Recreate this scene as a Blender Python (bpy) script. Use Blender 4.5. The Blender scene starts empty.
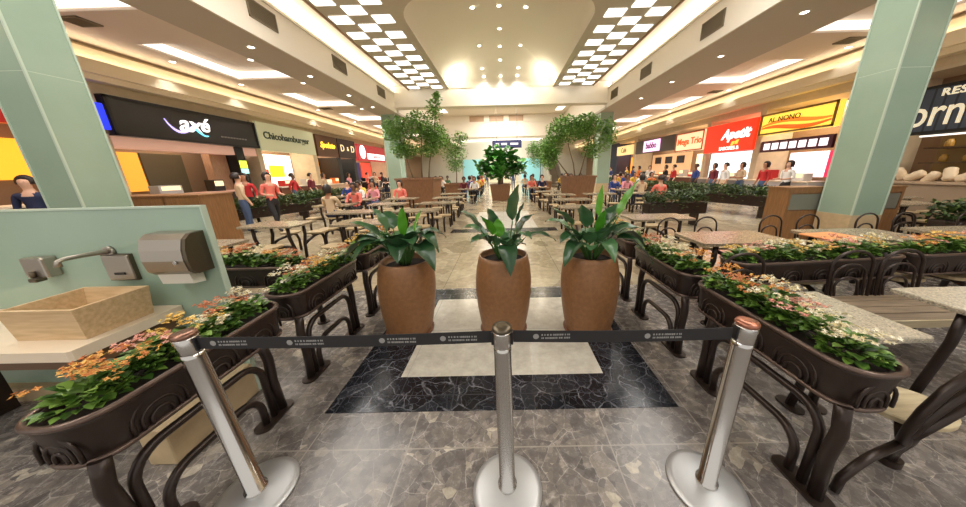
import bpy, bmesh, math, random
from mathutils import Vector, Matrix
R = random.Random(7)
PI = math.pi
scene = bpy.context.scene
COL = scene.collection

# ------------------------------------------------------------------ materials
def srgb(r, g, b):
    f = lambda c: (c / 255 / 12.92) if c / 255 <= .04045 else ((c / 255 + .055) / 1.055) ** 2.4
    return (f(r), f(g), f(b), 1)

def new_mat(name):
    m = bpy.data.materials.new(name); m.use_nodes = True
    nt = m.node_tree; b = nt.nodes['Principled BSDF']
    return m, nt, b

def mat(name, col, rough=.5, metal=0, noise=0, scale=20, emit=None, estr=0, spec=None, sheen=0):
    m, nt, b = new_mat(name)
    b.inputs['Base Color'].default_value = col
    b.inputs['Roughness'].default_value = rough
    b.inputs['Metallic'].default_value = metal
    if spec is not None: b.inputs['Specular IOR Level'].default_value = spec
    if emit:
        b.inputs['Emission Color'].default_value = emit
        b.inputs['Emission Strength'].default_value = estr
    if noise:
        tc = nt.nodes.new('ShaderNodeTexCoord'); n = nt.nodes.new('ShaderNodeTexNoise')
        n.inputs['Scale'].default_value = scale; n.inputs['Detail'].default_value = 5
        nt.links.new(tc.outputs['Object'], n.inputs['Vector'])
        mx = nt.nodes.new('ShaderNodeMix'); mx.data_type = 'RGBA'
        k = 1 - noise; k2 = 1 + noise
        mx.inputs[6].default_value = (col[0] * k, col[1] * k, col[2] * k, 1)
        mx.inputs[7].default_value = (min(1, col[0] * k2), min(1, col[1] * k2), min(1, col[2] * k2), 1)
        rp = nt.nodes.new('ShaderNodeMapRange'); rp.inputs[1].default_value = .3; rp.inputs[2].default_value = .75
        nt.links.new(n.outputs['Fac'], rp.inputs[0]); nt.links.new(rp.outputs[0], mx.inputs[0])
        nt.links.new(mx.outputs[2], b.inputs['Base Color'])
    return m

def ramp(nt, stops):
    r = nt.nodes.new('ShaderNodeValToRGB'); e = r.color_ramp.elements
    while len(e) < len(stops): e.new(.5)
    for i, (p, c) in enumerate(stops): e[i].position = p; e[i].color = c
    return r

def marble(name, cells, vein, vscale, vwidth, tile, rough, mortar, veinmix=1.0, spec=.5):
    """angular fragments with pale veins, cut into square tiles"""
    m, nt, b = new_mat(name); L = nt.links
    tc = nt.nodes.new('ShaderNodeTexCoord')
    nz = nt.nodes.new('ShaderNodeTexNoise'); nz.inputs['Scale'].default_value = 3.5; nz.inputs['Detail'].default_value = 6
    L.new(tc.outputs['Object'], nz.inputs['Vector'])
    mp = nt.nodes.new('ShaderNodeVectorMath'); mp.operation = 'MULTIPLY_ADD'
    mp.inputs[1].default_value = (.10, .10, .10) if name == 'breccia_marble' else (.22, .22, .22)
    L.new(nz.outputs['Color'], mp.inputs[0]); L.new(tc.outputs['Object'], mp.inputs[2])
    v1 = nt.nodes.new('ShaderNodeTexVoronoi'); v1.inputs['Scale'].default_value = vscale; v1.inputs['Randomness'].default_value = 1
    L.new(mp.outputs[0], v1.inputs['Vector'])
    v2 = nt.nodes.new('ShaderNodeTexVoronoi'); v2.feature = 'DISTANCE_TO_EDGE'; v2.inputs['Scale'].default_value = vscale
    L.new(mp.outputs[0], v2.inputs['Vector'])
    v3 = nt.nodes.new('ShaderNodeTexVoronoi'); v3.feature = 'DISTANCE_TO_EDGE'; v3.inputs['Scale'].default_value = vscale * 2.7
    L.new(mp.outputs[0], v3.inputs['Vector'])
    sep = nt.nodes.new('ShaderNodeSeparateColor'); L.new(v1.outputs['Color'], sep.inputs[0])
    rc = ramp(nt, cells); L.new(sep.outputs[0], rc.inputs[0])
    if name == 'breccia_marble':
        v4 = nt.nodes.new('ShaderNodeTexVoronoi'); v4.inputs['Scale'].default_value = vscale * 2.7; L.new(mp.outputs[0], v4.inputs['Vector'])
        s4 = nt.nodes.new('ShaderNodeSeparateColor'); L.new(v4.outputs['Color'], s4.inputs[0])
        av = nt.nodes.new('ShaderNodeMix'); av.inputs[0].default_value = .5; L.new(sep.outputs[0], av.inputs[2]); L.new(s4.outputs[1], av.inputs[3]); L.new(av.outputs[0], rc.inputs[0])
    n2 = nt.nodes.new('ShaderNodeTexNoise'); n2.inputs['Scale'].default_value = 14 if name == 'breccia_marble' else 9; n2.inputs['Detail'].default_value = 10; n2.inputs['Roughness'].default_value = .7
    L.new(tc.outputs['Object'], n2.inputs['Vector'])
    ov = nt.nodes.new('ShaderNodeMix'); ov.data_type = 'RGBA'; ov.blend_type = 'OVERLAY'; ov.inputs[0].default_value = .9 if name == 'breccia_marble' else .55
    L.new(rc.outputs[0], ov.inputs[6]); L.new(n2.outputs['Fac'], ov.inputs[7])
    def lines(v, w, amount):
        r = nt.nodes.new('ShaderNodeMapRange'); r.inputs[1].default_value = 0; r.inputs[2].default_value = w
        r.inputs[3].default_value = amount; r.inputs[4].default_value = 0; L.new(v.outputs['Distance'], r.inputs[0])
        mu = nt.nodes.new('ShaderNodeMath'); mu.operation = 'MULTIPLY'; L.new(r.outputs[0], mu.inputs[0]); 
        r2 = nt.nodes.new('ShaderNodeMapRange'); r2.inputs[1].default_value = .38; r2.inputs[2].default_value = .62
        L.new(n2.outputs['Fac'], r2.inputs[0]); L.new(r2.outputs[0], mu.inputs[1])
        return mu
    a = lines(v2, vwidth, veinmix); c = lines(v3, vwidth * .9, veinmix * .6)
    mxx = nt.nodes.new('ShaderNodeMath'); mxx.operation = 'MAXIMUM'; L.new(a.outputs[0], mxx.inputs[0]); L.new(c.outputs[0], mxx.inputs[1])
    mv = nt.nodes.new('ShaderNodeMix'); mv.data_type = 'RGBA'; mv.inputs[7].default_value = vein
    L.new(mxx.outputs[0], mv.inputs[0]); L.new(ov.outputs[2], mv.inputs[6])
    br = nt.nodes.new('ShaderNodeTexBrick'); br.offset = 0; br.inputs['Scale'].default_value = 1
    br.inputs['Brick Width'].default_value = tile; br.inputs['Row Height'].default_value = tile
    br.inputs['Mortar Size'].default_value = .004; br.inputs['Mortar Smooth'].default_value = 0
    br.inputs['Color1'].default_value = (0, 0, 0, 1); br.inputs['Color2'].default_value = (0, 0, 0, 1); br.inputs['Mortar'].default_value = (1, 1, 1, 1)
    L.new(tc.outputs['Object'], br.inputs['Vector'])
    mt = nt.nodes.new('ShaderNodeMix'); mt.data_type = 'RGBA'; mt.inputs[7].default_value = mortar
    L.new(br.outputs['Color'], mt.inputs[0]); L.new(mv.outputs[2], mt.inputs[6])
    L.new(mt.outputs[2], b.inputs['Base Color'])
    rr = nt.nodes.new('ShaderNodeMapRange'); rr.inputs[3].default_value = rough * .6; rr.inputs[4].default_value = rough * 1.6
    L.new(n2.outputs['Fac'], rr.inputs[0]); L.new(rr.outputs[0], b.inputs['Roughness'])
    b.inputs['Specular IOR Level'].default_value = spec
    return m

def speckle(name, c1, c2, scale, rough):
    m, nt, b = new_mat(name); L = nt.links
    tc = nt.nodes.new('ShaderNodeTexCoord'); v = nt.nodes.new('ShaderNodeTexVoronoi'); v.inputs['Scale'].default_value = scale
    L.new(tc.outputs['Object'], v.inputs['Vector'])
    s = nt.nodes.new('ShaderNodeSeparateColor'); L.new(v.outputs['Color'], s.inputs[0])
    r = ramp(nt, [(0, c2), (.35, c1), (.7, c1), (1, (min(1, c1[0] * 1.5), min(1, c1[1] * 1.5), min(1, c1[2] * 1.5), 1))])
    L.new(s.outputs[0], r.inputs[0]); L.new(r.outputs[0], b.inputs['Base Color']); b.inputs['Roughness'].default_value = rough
    return m

def wood(name, c1, c2, axis='X', scale=6, rough=.45):
    m, nt, b = new_mat(name); L = nt.links
    tc = nt.nodes.new('ShaderNodeTexCoord'); mp = nt.nodes.new('ShaderNodeMapping')
    mp.inputs['Scale'].default_value = {'X': (1, 9, 9), 'Y': (9, 1, 9), 'Z': (9, 9, 1)}[axis]
    n = nt.nodes.new('ShaderNodeTexNoise'); n.inputs['Scale'].default_value = scale; n.inputs['Detail'].default_value = 6
    L.new(tc.outputs['Object'], mp.inputs[0]); L.new(mp.outputs[0], n.inputs['Vector'])
    r = ramp(nt, [(.3, c1), (.7, c2)]); L.new(n.outputs['Fac'], r.inputs[0]); L.new(r.outputs[0], b.inputs['Base Color'])
    b.inputs['Roughness'].default_value = rough
    return m

def leafmat(name, c1, c2, rough=.4):
    m, nt, b = new_mat(name); L = nt.links
    g = nt.nodes.new('ShaderNodeNewGeometry'); r = ramp(nt, [(0, c1), (1, c2)])
    L.new(g.outputs['Random Per Island'], r.inputs[0]); L.new(r.outputs[0], b.inputs['Base Color'])
    b.inputs['Roughness'].default_value = rough
    return m

M = {}
M['floor'] = marble('breccia_marble', [(0, srgb(90, 85, 82)), (.35, srgb(114, 107, 103)), (.5, srgb(130, 122, 115)), (.62, srgb(104, 98, 95)), (.8, srgb(138, 129, 121)), (.86, srgb(142, 133, 124)), (.9, srgb(176, 166, 150)), (1, srgb(186, 176, 160))],
                    srgb(212, 204, 194), 6.5, .016, .62, .24, srgb(158, 150, 140), .85, .6)
M['floor_pale'] = marble('beige_marble', [(0, srgb(146, 130, 104)), (.5, srgb(180, 166, 138)), (1, srgb(158, 142, 116))],
                         srgb(214, 204, 182), 2.2, .02, .9, .16, srgb(120, 108, 90), .5)
M['black_marble'] = marble('black_marble', [(0, srgb(18, 19, 24)), (.6, srgb(28, 29, 35)), (1, srgb(44, 45, 50))], srgb(150, 150, 156), 6.5, .035, .41, .16, srgb(58, 58, 62), .75)
M['white_marble'] = marble('white_marble', [(0, srgb(188, 182, 168)), (.5, srgb(206, 200, 186)), (1, srgb(196, 190, 176))], srgb(190, 182, 166), 1.6, .02, .83, .16, srgb(176, 170, 158), .35)
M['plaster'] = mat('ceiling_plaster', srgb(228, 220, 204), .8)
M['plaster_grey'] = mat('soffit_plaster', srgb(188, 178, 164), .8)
M['plaster_rose'] = mat('coffer_plaster', srgb(222, 208, 194), .8)
M['vault'] = mat('vault_plaster', srgb(228, 220, 204), .75)
M['cornice'] = mat('cornice_plaster', srgb(242, 226, 194), .7)
M['taupe'] = mat('taupe_grid', srgb(196, 186, 166), .7)
M['beige_wall'] = mat('beige_wall', srgb(206, 186, 154), .7, noise=.08, scale=4)
M['panel_light'] = mat('light_panel', (.9, .9, .9, 1), .5, emit=(1, .985, .95, 1), estr=1.7)
M['led'] = mat('warm_led', (1, .9, .75, 1), .5, emit=(1, .95, .86, 1), estr=1.25)
M['led_hot'] = mat('bright_led', (1, .9, .75, 1), .5, emit=(1, .94, .87, 1), estr=15)
M['led_soft'] = mat('warm_led_soft', (1, .9, .75, 1), .5, emit=(1, .88, .68, 1), estr=8.0)
M['lamp'] = mat('lamp_lens', (1, 1, 1, 1), .5, emit=(1, .95, .88, 1), estr=9)
M['vent'] = mat('vent_grille', srgb(108, 95, 72), .6)
M['vent_frame'] = mat('vent_frame', srgb(120, 108, 86), .6)
M['green'] = mat('green_glass_panel', srgb(156, 178, 158), .18, noise=.06, scale=1.5)
M['green_edge'] = mat('glass_edge', srgb(190, 206, 188), .3)
M['stone_base'] = mat('travertine', srgb(196, 172, 134), .55, noise=.12, scale=9)
M['bronze'] = mat('dark_bronze_metal', srgb(56, 44, 38), .33, .4, noise=.15, scale=14)
M['bronze_rim'] = mat('highlit_bronze_rim', srgb(104, 86, 76), .3, .5, noise=.15, scale=20)  # rim and rail colour lightened to paint in their highlight
M['soil'] = mat('soil', srgb(44, 33, 24), .95, noise=.4, scale=60)
M['chrome'] = mat('polished_steel', srgb(206, 203, 198), .16, 1)
M['chrome_disc'] = mat('brushed_steel', srgb(196, 196, 196), .45, .7)
M['steel'] = mat('satin_steel', srgb(176, 168, 156), .3, .85)
M['steel_dark'] = mat('dark_steel', srgb(104, 94, 78), .35, .8)
M['black'] = mat('black_plastic', srgb(26, 25, 26), .5)
M['belt'] = mat('belt_webbing', srgb(38, 36, 37), .7)
M['print'] = mat('belt_print', srgb(150, 148, 144), .7)
M['terracotta'] = mat('terracotta_glaze', srgb(140, 97, 60), .45, noise=.16, scale=26)
M['terracotta_in'] = mat('terracotta_rim', srgb(112, 66, 36), .6)
M['granite'] = speckle('grey_granite', srgb(176, 166, 146), srgb(122, 112, 96), 130, .3)
M['granite_far'] = speckle('pale_granite', srgb(150, 136, 112), srgb(98, 86, 70), 110, .25)
M['seat_far'] = wood('darker_wood_seat', srgb(158, 136, 100), srgb(184, 162, 124), 'X', 5)  # darker tone of the seat wood for the far sets
M['seat'] = wood('pale_wood_seat', srgb(196, 176, 138), srgb(220, 204, 168), 'X', 5)
M['slat'] = wood('weathered_slats', srgb(112, 96, 78), srgb(150, 130, 106), 'X', 5)
M['basin'] = wood('travertine_basin', srgb(192, 160, 116), srgb(220, 190, 148), 'X', 5, .5)
M['counter'] = mat('cream_counter', srgb(234, 216, 190), .35, noise=.05, scale=6)
M['cabinet'] = wood('brown_laminate', srgb(126, 88, 52), srgb(150, 108, 68), 'Z', 4)
M['box_wood'] = wood('planter_wood', srgb(118, 82, 54), srgb(146, 104, 72), 'Z', 4)
M['leaf_clump'] = leafmat('clump_leaf', srgb(46, 84, 24), srgb(128, 164, 70), .4)
M['leaf_dark'] = leafmat('pot_leaf_dark', srgb(36, 70, 38), srgb(84, 128, 80), .28)
M['leaf_backlit'] = leafmat('pot_leaf_backlit', srgb(60, 128, 26), srgb(104, 172, 44), .3)  # lighter green paints in the backlight on some leaves
M['leaf_tree'] = leafmat('tree_leaf', srgb(88, 136, 52), srgb(150, 192, 100), .45)
M['leaf_hedge'] = leafmat('hedge_leaf', srgb(40, 60, 22), srgb(84, 108, 46), .5)
M['leaf_palm'] = leafmat('palm_leaf', srgb(34, 92, 30), srgb(84, 156, 56), .35)
M['stem'] = mat('stem', srgb(70, 110, 48), .5)
M['bark'] = mat('bark', srgb(132, 112, 86), .8, noise=.2, scale=30)
FL = {'orange': ('e', srgb(204, 116, 58), srgb(244, 204, 112)), 'yellow': ('', srgb(220, 166, 62), srgb(246, 224, 144)),
      'white': ('', srgb(222, 204, 150), srgb(246, 242, 226)), 'pink': ('', srgb(224, 150, 132), srgb(240, 190, 172)), 'rust': ('', srgb(196, 116, 74), srgb(220, 150, 108))}
for k, (_, a, b_) in FL.items(): M['fl_' + k] = leafmat('petal_' + k, a, b_, .6)
def flat(name, rgb, rough=.5, e=0):
    k = 'c_' + name
    if k not in M: M[k] = mat(name, srgb(*rgb), rough, emit=srgb(*rgb) if e else None, estr=e)
    return M[k]

# ------------------------------------------------------------------ mesh building
class MB:
    def __init__(s): s.bm = bmesh.new(); s.mi = 0
    def box(s, x0, y0, z0, x1, y1, z1, bev=0):
        bm = bmesh.new() if bev else s.bm
        vs = [bm.verts.new((x, y, z)) for z in (z0, z1) for y in (y0, y1) for x in (x0, x1)]
        for f in ((0, 2, 3, 1), (4, 5, 7, 6), (0, 1, 5, 4), (2, 6, 7, 3), (0, 4, 6, 2), (1, 3, 7, 5)):
            bm.faces.new([vs[i] for i in f]).material_index = s.mi
        if bev:
            bmesh.ops.bevel(bm, geom=list(bm.edges), offset=bev, segments=2, profile=.5, affect='EDGES')
            s.merge(bm)
        return s
    def merge(s, bm, mtx=None):
        mp = {}
        for v in bm.verts: mp[v] = s.bm.verts.new(mtx @ v.co if mtx else v.co)
        for f in bm.faces:
            try: nf = s.bm.faces.new([mp[v] for v in f.verts]); nf.material_index = s.mi; nf.smooth = f.smooth
            except ValueError: pass
        bm.free()
    def face(s, pts):
        f = s.bm.faces.new([s.bm.verts.new(p) for p in pts]); f.material_index = s.mi; return f
    def loft(s, rings, closed=True, cap=True, smooth=True, loop=False):
        vr = [[s.bm.verts.new(p) for p in r] for r in rings]
        n = len(vr[0]); seq = list(zip(vr, vr[1:]))
        if loop: seq.append((vr[-1], vr[0]))
        for a, b in seq:
            for i in range(n if closed else n - 1):
                j = (i + 1) % n
                f = s.bm.faces.new((a[i], a[j], b[j], b[i])); f.smooth = smooth; f.material_index = s.mi
        if cap and closed and not loop:
            for r, rev in ((vr[0], 1), (vr[-1], 0)):
                f = s.bm.faces.new(r[::-1] if rev else r); f.material_index = s.mi
        return s
    def tube(s, pts, r, seg=8, loop=False):
        pts = [Vector(p) for p in pts]; n = len(pts); rs = r if isinstance(r, (list, tuple)) else [r] * n
        rings = []; up = None
        for i, p in enumerate(pts):
            if loop: t = (pts[(i + 1) % n] - pts[i - 1])
            else: t = pts[min(i + 1, n - 1)] - pts[max(i - 1, 0)]
            t.normalize()
            if up is None:
                up = Vector((0, 0, 1)) if abs(t.z) < .9 else Vector((1, 0, 0))
            u = (up - t * up.dot(t)); u.normalize(); w = t.cross(u); up = u
            rings.append([p + (u * math.cos(2 * PI * k / seg) + w * math.sin(2 * PI * k / seg)) * rs[i] for k in range(seg)])
        return s.loft(rings, loop=loop)
    def lathe(s, prof, seg=24, c=(0, 0), cap=True):
        return s.loft([[(c[0] + r * math.cos(2 * PI * k / seg), c[1] + r * math.sin(2 * PI * k / seg), z) for k in range(seg)] for r, z in prof], cap=cap)
    def prism(s, pts, z0, z1, smooth=False):
        return s.loft([[(x, y, z0) for x, y in pts], [(x, y, z1) for x, y in pts]], smooth=smooth)
    def leaf(s, base, d, n, L, W, fold=.25):
        d = Vector(d).normalized(); n = Vector(n); side = d.cross(n).normalized(); n = side.cross(d)
        b = Vector(base); m1 = b + d * L * .35; m2 = b + d * L * .7; t = b + d * L
        v = [s.bm.verts.new(p) for p in (b, m1 + side * W * .5 + n * W * fold, m2 + side * W * .42 + n * W * fold, t, m2 - side * W * .42 + n * W * fold, m1 - side * W * .5 + n * W * fold, m2 - n * 0, m1)]
        for f in ((0, 1, 7), (1, 2, 6, 7), (2, 3, 6), (0, 7, 5), (7, 6, 4, 5), (6, 3, 4)):
            q = s.bm.faces.new([v[i] for i in f]); q.material_index = s.mi; q.smooth = True
    def mesh(s, name, mats, bevel=0):
        bmesh.ops.recalc_face_normals(s.bm, faces=s.bm.faces) if len(s.bm.faces) < 60000 else None
        me = bpy.data.meshes.new(name); s.bm.to_mesh(me); s.bm.free()
        for m in (mats if isinstance(mats, (list, tuple)) else [mats]): me.materials.append(m)
        return me
    def build(s, name, mats, parent=None, loc=None, rz=0):
        return link(name, s.mesh(name, mats), parent, loc, rz)

def link(name, data, parent=None, loc=None, rz=0):
    o = bpy.data.objects.new(name, data); COL.objects.link(o)
    if parent: o.parent = parent
    if loc: o.location = loc
    if rz: o.rotation_euler.z = rz
    return o
def tag(o, label, cat, group=None, kind=None):
    o['label'] = label; o['category'] = cat
    if group: o['group'] = group
    if kind: o['kind'] = kind
    return o
def empty(name, label, cat, loc=(0, 0, 0), rz=0, group=None):
    o = bpy.data.objects.new(name, None); COL.objects.link(o); o.empty_display_size = .1
    o.location = loc; o.rotation_euler.z = rz
    return tag(o, label, cat, group)
def struct(mb, name, m, label, cat):
    o = mb.build(name, m); tag(o, label, cat, None, 'structure'); return o
def dup(root, loc, rz=0, label=None, group=None):
    r = root.copy(); COL.objects.link(r); r.location = loc; r.rotation_euler = (0, 0, rz)
    if label: r['label'] = label
    if group: r['group'] = group
    for ch in list(root.children):
        c = ch.copy(); COL.objects.link(c); c.parent = r
        for g in ch.children:
            d = g.copy(); COL.objects.link(d); d.parent = c
    return r
ORD = ['first', 'second', 'third', 'fourth', 'fifth', 'sixth', 'seventh', 'eighth', 'ninth', 'tenth', 'eleventh', 'twelfth', 'thirteenth', 'fourteenth', 'fifteenth', 'sixteenth', 'seventeenth', 'eighteenth', 'nineteenth', 'twentieth']
SIDE = {-1: 'sink side', 1: 'yellow-sign side'}

def text(name, s, size, m, mtx, parent, depth=.02, shear=0, space=1, align='CENTER', bold=0):
    cu = bpy.data.curves.new(name, 'FONT'); cu.body = s; cu.size = size; cu.extrude = depth / 2; cu.shear = shear
    cu.align_x = align; cu.align_y = 'CENTER'; cu.space_character = space; cu.resolution_u = 3; cu.offset = bold
    t = bpy.data.objects.new('tmp', cu); COL.objects.link(t)
    bpy.context.view_layer.update()
    me = bpy.data.meshes.new_from_object(t.evaluated_get(bpy.context.evaluated_depsgraph_get()))
    bpy.data.objects.remove(t); bpy.data.curves.remove(cu)
    me.transform(mtx); me.materials.clear(); me.materials.append(m); me.name = name
    return link(name, me, parent)
def facing(side, x, y, z):
    """text frame on a side wall (side -1: wall at -X facing the aisle)"""
    s = -side
    return Matrix(((0, 0, s, x), (s, 0, 0, y), (0, 1, 0, z), (0, 0, 0, 1)))

# ------------------------------------------------------------------ camera
CM = [[0.9997277608360049, -0.0004503781581760473, -0.023328124085369845], [-0.02263348007979081, -0.26161076395645444, -0.9649080441998596], [-0.005668314855888585, 0.9651733550723596, -0.26154973688585426]]
cam = bpy.data.cameras.new('camera'); co = bpy.data.objects.new('camera', cam); COL.objects.link(co)
rx, dn, fw = (Vector(v) for v in CM)
co.matrix_world = Matrix(((rx.x, -dn.x, -fw.x, 0), (rx.y, -dn.y, -fw.y, 0), (rx.z, -dn.z, -fw.z, 1.63), (0, 0, 0, 1)))
cam.sensor_width = 36; cam.lens = 265.38 * 36 / 966; cam.shift_x = -.0205; cam.shift_y = -.0109; cam.clip_start = .05; cam.clip_end = 200
scene.camera = co

# ------------------------------------------------------------------ floor
XL, XR, YN, YF = -13.5, 14.0, -3.0, 44.0
o = struct(MB().box(XL, YN, -.1, XR, 3.55, 0), 'floor', M['floor'], 'grey brown breccia marble floor tiles around the entrance', 'floor')
o = struct(MB().box(XL, 3.55, -.1, XR, YF, 0), 'floor_pale', M['floor_pale'], 'pale beige polished marble floor beyond the inlay', 'floor')
def slab(x0, y0, x1, y1, m, n, lab, h=.003):
    return struct(MB().box(x0, y0, .0003, x1, y1, h), n, m, lab, 'floor inlay')
fr = MB()
for q in ((-1.3, 1.5, 1.2, 1.83), (-1.3, 3.2, 1.2, 3.5), (-1.3, 1.83, -.88, 3.2), (.79, 1.83, 1.2, 3.2)): fr.box(q[0], q[1], .0003, q[2], q[3], .003)
struct(fr, 'trim_1', M['black_marble'], 'black veined marble frame inlaid in the floor', 'floor inlay')
slab(-.88, 1.83, .79, 3.2, M['white_marble'], 'trim_2', 'white marble rectangle inside the black floor frame')
slab(-1.5, 7.2, 1.5, 7.65, M['black_marble'], 'trim_3', 'dark marble strip across the aisle')
slab(-1.0, 7.65, 1.0, 11, M['white_marble'], 'trim_4', 'white marble panel far along the aisle')

# ------------------------------------------------------------------ ceiling of the atrium
ZC, ZL, ZS, ZSIDE = 6.1, 6.0, 4.96, 5.15
BX = 6.0; SO_L, SO_R = 7.3, 8.2; FX_L, FX_R = -11.0, 11.5
PY = 16.5
def dome_z(x, y):
    u = abs(x) / 2.9; v = abs(y - 12.45) / 4.2
    if u >= 1 or v >= 1: return ZC
    return ZC + 1.05 * (1 - u ** 2.6) ** .5 * (1 - v ** 3.2) ** .5
# flat ceiling with rounded opening, and the vault over it
def rrect(x0, y0, x1, y1, r, n=8):
    P = []
    for cx, cy, a in ((x1 - r, y1 - r, 0), (x0 + r, y1 - r, 90), (x0 + r, y0 + r, 180), (x1 - r, y0 + r, 270)):
        for k in range(n + 1):
            t = math.radians(a + 90 * k / n); P.append((cx + r * math.cos(t), cy + r * math.sin(t)))
    return P
def vault_outline():
    P = []
    for cx, cy, a, r, n in ((2.85, 16.48, 0, .02, 8), (-2.85, 16.48, 90, .02, 8), (-2.85 + 1.3, 8.3 + 1.3, 180, 1.3, 8), (2.85 - 1.3, 8.3 + 1.3, 270, 1.3, 8)):
        for k in range(n + 1):
            t = math.radians(a + 90 * k / n); P.append((cx + r * math.cos(t), cy + r * math.sin(t)))
    return P
op = vault_outline()
mb = MB(); out = []
for x, y in op:   # project outline onto an outer rectangle
    dx, dy = x / 2.85, (y - 12.32) / 4.02; k = 1 / max(abs(dx), abs(dy)); out.append((dx * k * 3.12, 12.32 + dy * k * 4.18))
mb.loft([[(x, y, ZC) for x, y in op], [(x, y, ZC) for x, y in out], [(x, y, ZC + .05) for x, y in out]], cap=False, smooth=False)
mb.box(-5.1, YN, ZC, 5.1, 8.14, ZC + .1)
struct(mb, 'ceiling', M['taupe'], 'taupe ceiling band framing the vaulted recess', 'ceiling')
mb = MB(); rings = []
N = 14
for i in range(N + 1):
    t = min(i, N - .35) / N * PI / 2; s = math.cos(t); h = math.sin(t)
    rings.append([(x * s ** .9, 12.32 + (y - 12.32) * s ** .7, ZC + .03 + 1.15 * h) if i else (x, y, ZC + .03) for x, y in op])
pass
mb.loft([[(x, y, ZC) for x, y in op]] + rings, cap=False); mb.face(rings[-1])
struct(mb, 'ceiling_vault', M['vault'], 'cream vaulted ceiling recess with rounded corners', 'ceiling')
# checker field
CW, CL, X0 = .63, .475, 3.15
cat_l = 'ceiling light'
for sd in (-1, 1):
    bx = MB(); a, b = sorted((sd * 3.12, sd * 5.1)); bx.box(a, 8.1, ZC + .02, b, PY, ZC + .1)
    struct(bx, 'ceiling_grid', M['taupe'], 'taupe ceiling field of the glowing checker panels, ' + SIDE[sd], 'ceiling')
    pm = None
    for r in range(17):
        for c in range(3):
            if (r + c) % 2: continue
            y = 8.25 + r * CL; xc = sd * (X0 + CW * (c + .5))
            if pm is None:
                pm = MB().box(-CW / 2 + .04, .03, -.015, CW / 2 - .04, CL - .03, .015).mesh('ceiling_panel', M['panel_light'])
            p = link('ceiling_panel', pm, None, (xc, y, ZC + .012))
            tag(p, f'glowing square ceiling panel over the {SIDE[sd]}, {ORD[r]} row along, {("inner", "middle", "outer")[c]} column', cat_l, 'checkered ceiling light panels on the ' + SIDE[sd])
    # brown trim, cove recess, beam
    a, b = sorted((sd * 5.1, sd * 5.16)); struct(MB().box(a, YN, ZC - .02, b, PY, ZC + .3), 'trim_5' if sd < 0 else 'trim_6', mat('brown_trim', srgb(150, 118, 84), .6), 'thin brown trim beside the lit ceiling cove, ' + SIDE[sd], 'trim')
    a, b = sorted((sd * 5.16, sd * 6.35)); mb = MB().box(a, YN, ZC + .22, b, PY, ZC + .3)
    a, b = sorted((sd * 6.25, sd * 6.35)); mb.box(a, YN, ZL - .1, b, PY, ZC + .25)
    struct(mb, 'ceiling_cove', M['plaster'], 'cream light cove along the atrium edge, ' + SIDE[sd], 'ceiling')
    led = MB(); a, b = sorted((sd * 6.12, sd * 6.2)); led.box(a, YN, ZL + .01, b, PY - .05, ZL + .06)
    tag(led.build('cove_light', M['led_hot']), 'warm light strip inside the long ceiling cove on the ' + SIDE[sd], 'cove light')
    so = SO_L if sd < 0 else SO_R
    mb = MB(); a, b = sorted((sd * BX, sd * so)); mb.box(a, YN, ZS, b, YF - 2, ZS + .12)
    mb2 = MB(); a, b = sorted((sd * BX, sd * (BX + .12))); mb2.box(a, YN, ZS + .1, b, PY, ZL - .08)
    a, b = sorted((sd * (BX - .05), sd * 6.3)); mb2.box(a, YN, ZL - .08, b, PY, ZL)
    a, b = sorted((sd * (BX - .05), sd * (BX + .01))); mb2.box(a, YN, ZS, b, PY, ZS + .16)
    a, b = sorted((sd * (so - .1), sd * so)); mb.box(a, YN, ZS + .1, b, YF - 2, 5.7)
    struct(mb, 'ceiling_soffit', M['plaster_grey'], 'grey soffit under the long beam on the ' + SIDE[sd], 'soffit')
    struct(mb2, 'beam', M['plaster'], 'cream beam with vents along the atrium on the ' + SIDE[sd], 'beam')

def grille(name, w, h, label, group, m):
    t = empty(name, label, 'vent', group=group)
    f = MB()
    for q in ((-w / 2, -h / 2, w / 2, -h / 2 + .03), (-w / 2, h / 2 - .03, w / 2, h / 2), (-w / 2, -h / 2, -w / 2 + .03, h / 2), (w / 2 - .03, -h / 2, w / 2, h / 2)): f.box(q[0], q[1], 0, q[2], q[3], .03)
    f.build('vent_frame', M['vent_frame'], t)
    g = MB().box(-w / 2 + .03, -h / 2 + .03, 0, w / 2 - .03, h / 2 - .03, .008)
    n = 9
    for k in range(n):
        y = -h / 2 + .03 + (h - .06) * (k + .5) / n; g.box(-w / 2 + .03, y - .008, .008, w / 2 - .03, y + .008, .022)
    g.build('louvre', M['vent'], t)
    t.matrix_world = m; return t
for sd, ys, zz in ((-1, (8.0, 11.3, 14.8), 5.58), (1, (8.8, 12.4, 15.6), 5.45)):
    for i, y in enumerate(ys):
        grille('air_vent', .85, .42, f'dark air vent in the cream beam on the {SIDE[sd]}, {ORD[i]} along', 'beam vents', facing(sd, sd * BX, y, zz))
for sd, x, y, lab in ((-1, -9.55, 7.15, 'flat dark air vent in the side ceiling by the green column, sink side'), (1, 10.4, 9.2, 'flat dark air vent in the side ceiling over the yellow sign'), (-1, -9.55, 15.9, 'flat dark air vent in the side ceiling far along the sink side'), (1, 10.5, 14.5, 'flat dark air vent in the side ceiling over the red sign')):
    grille('air_vent', .5, .42, lab, 'side ceiling vents', Matrix(((1, 0, 0, x), (0, -1, 0, y), (0, 0, -1, ZSIDE), (0, 0, 0, 1))))

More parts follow.
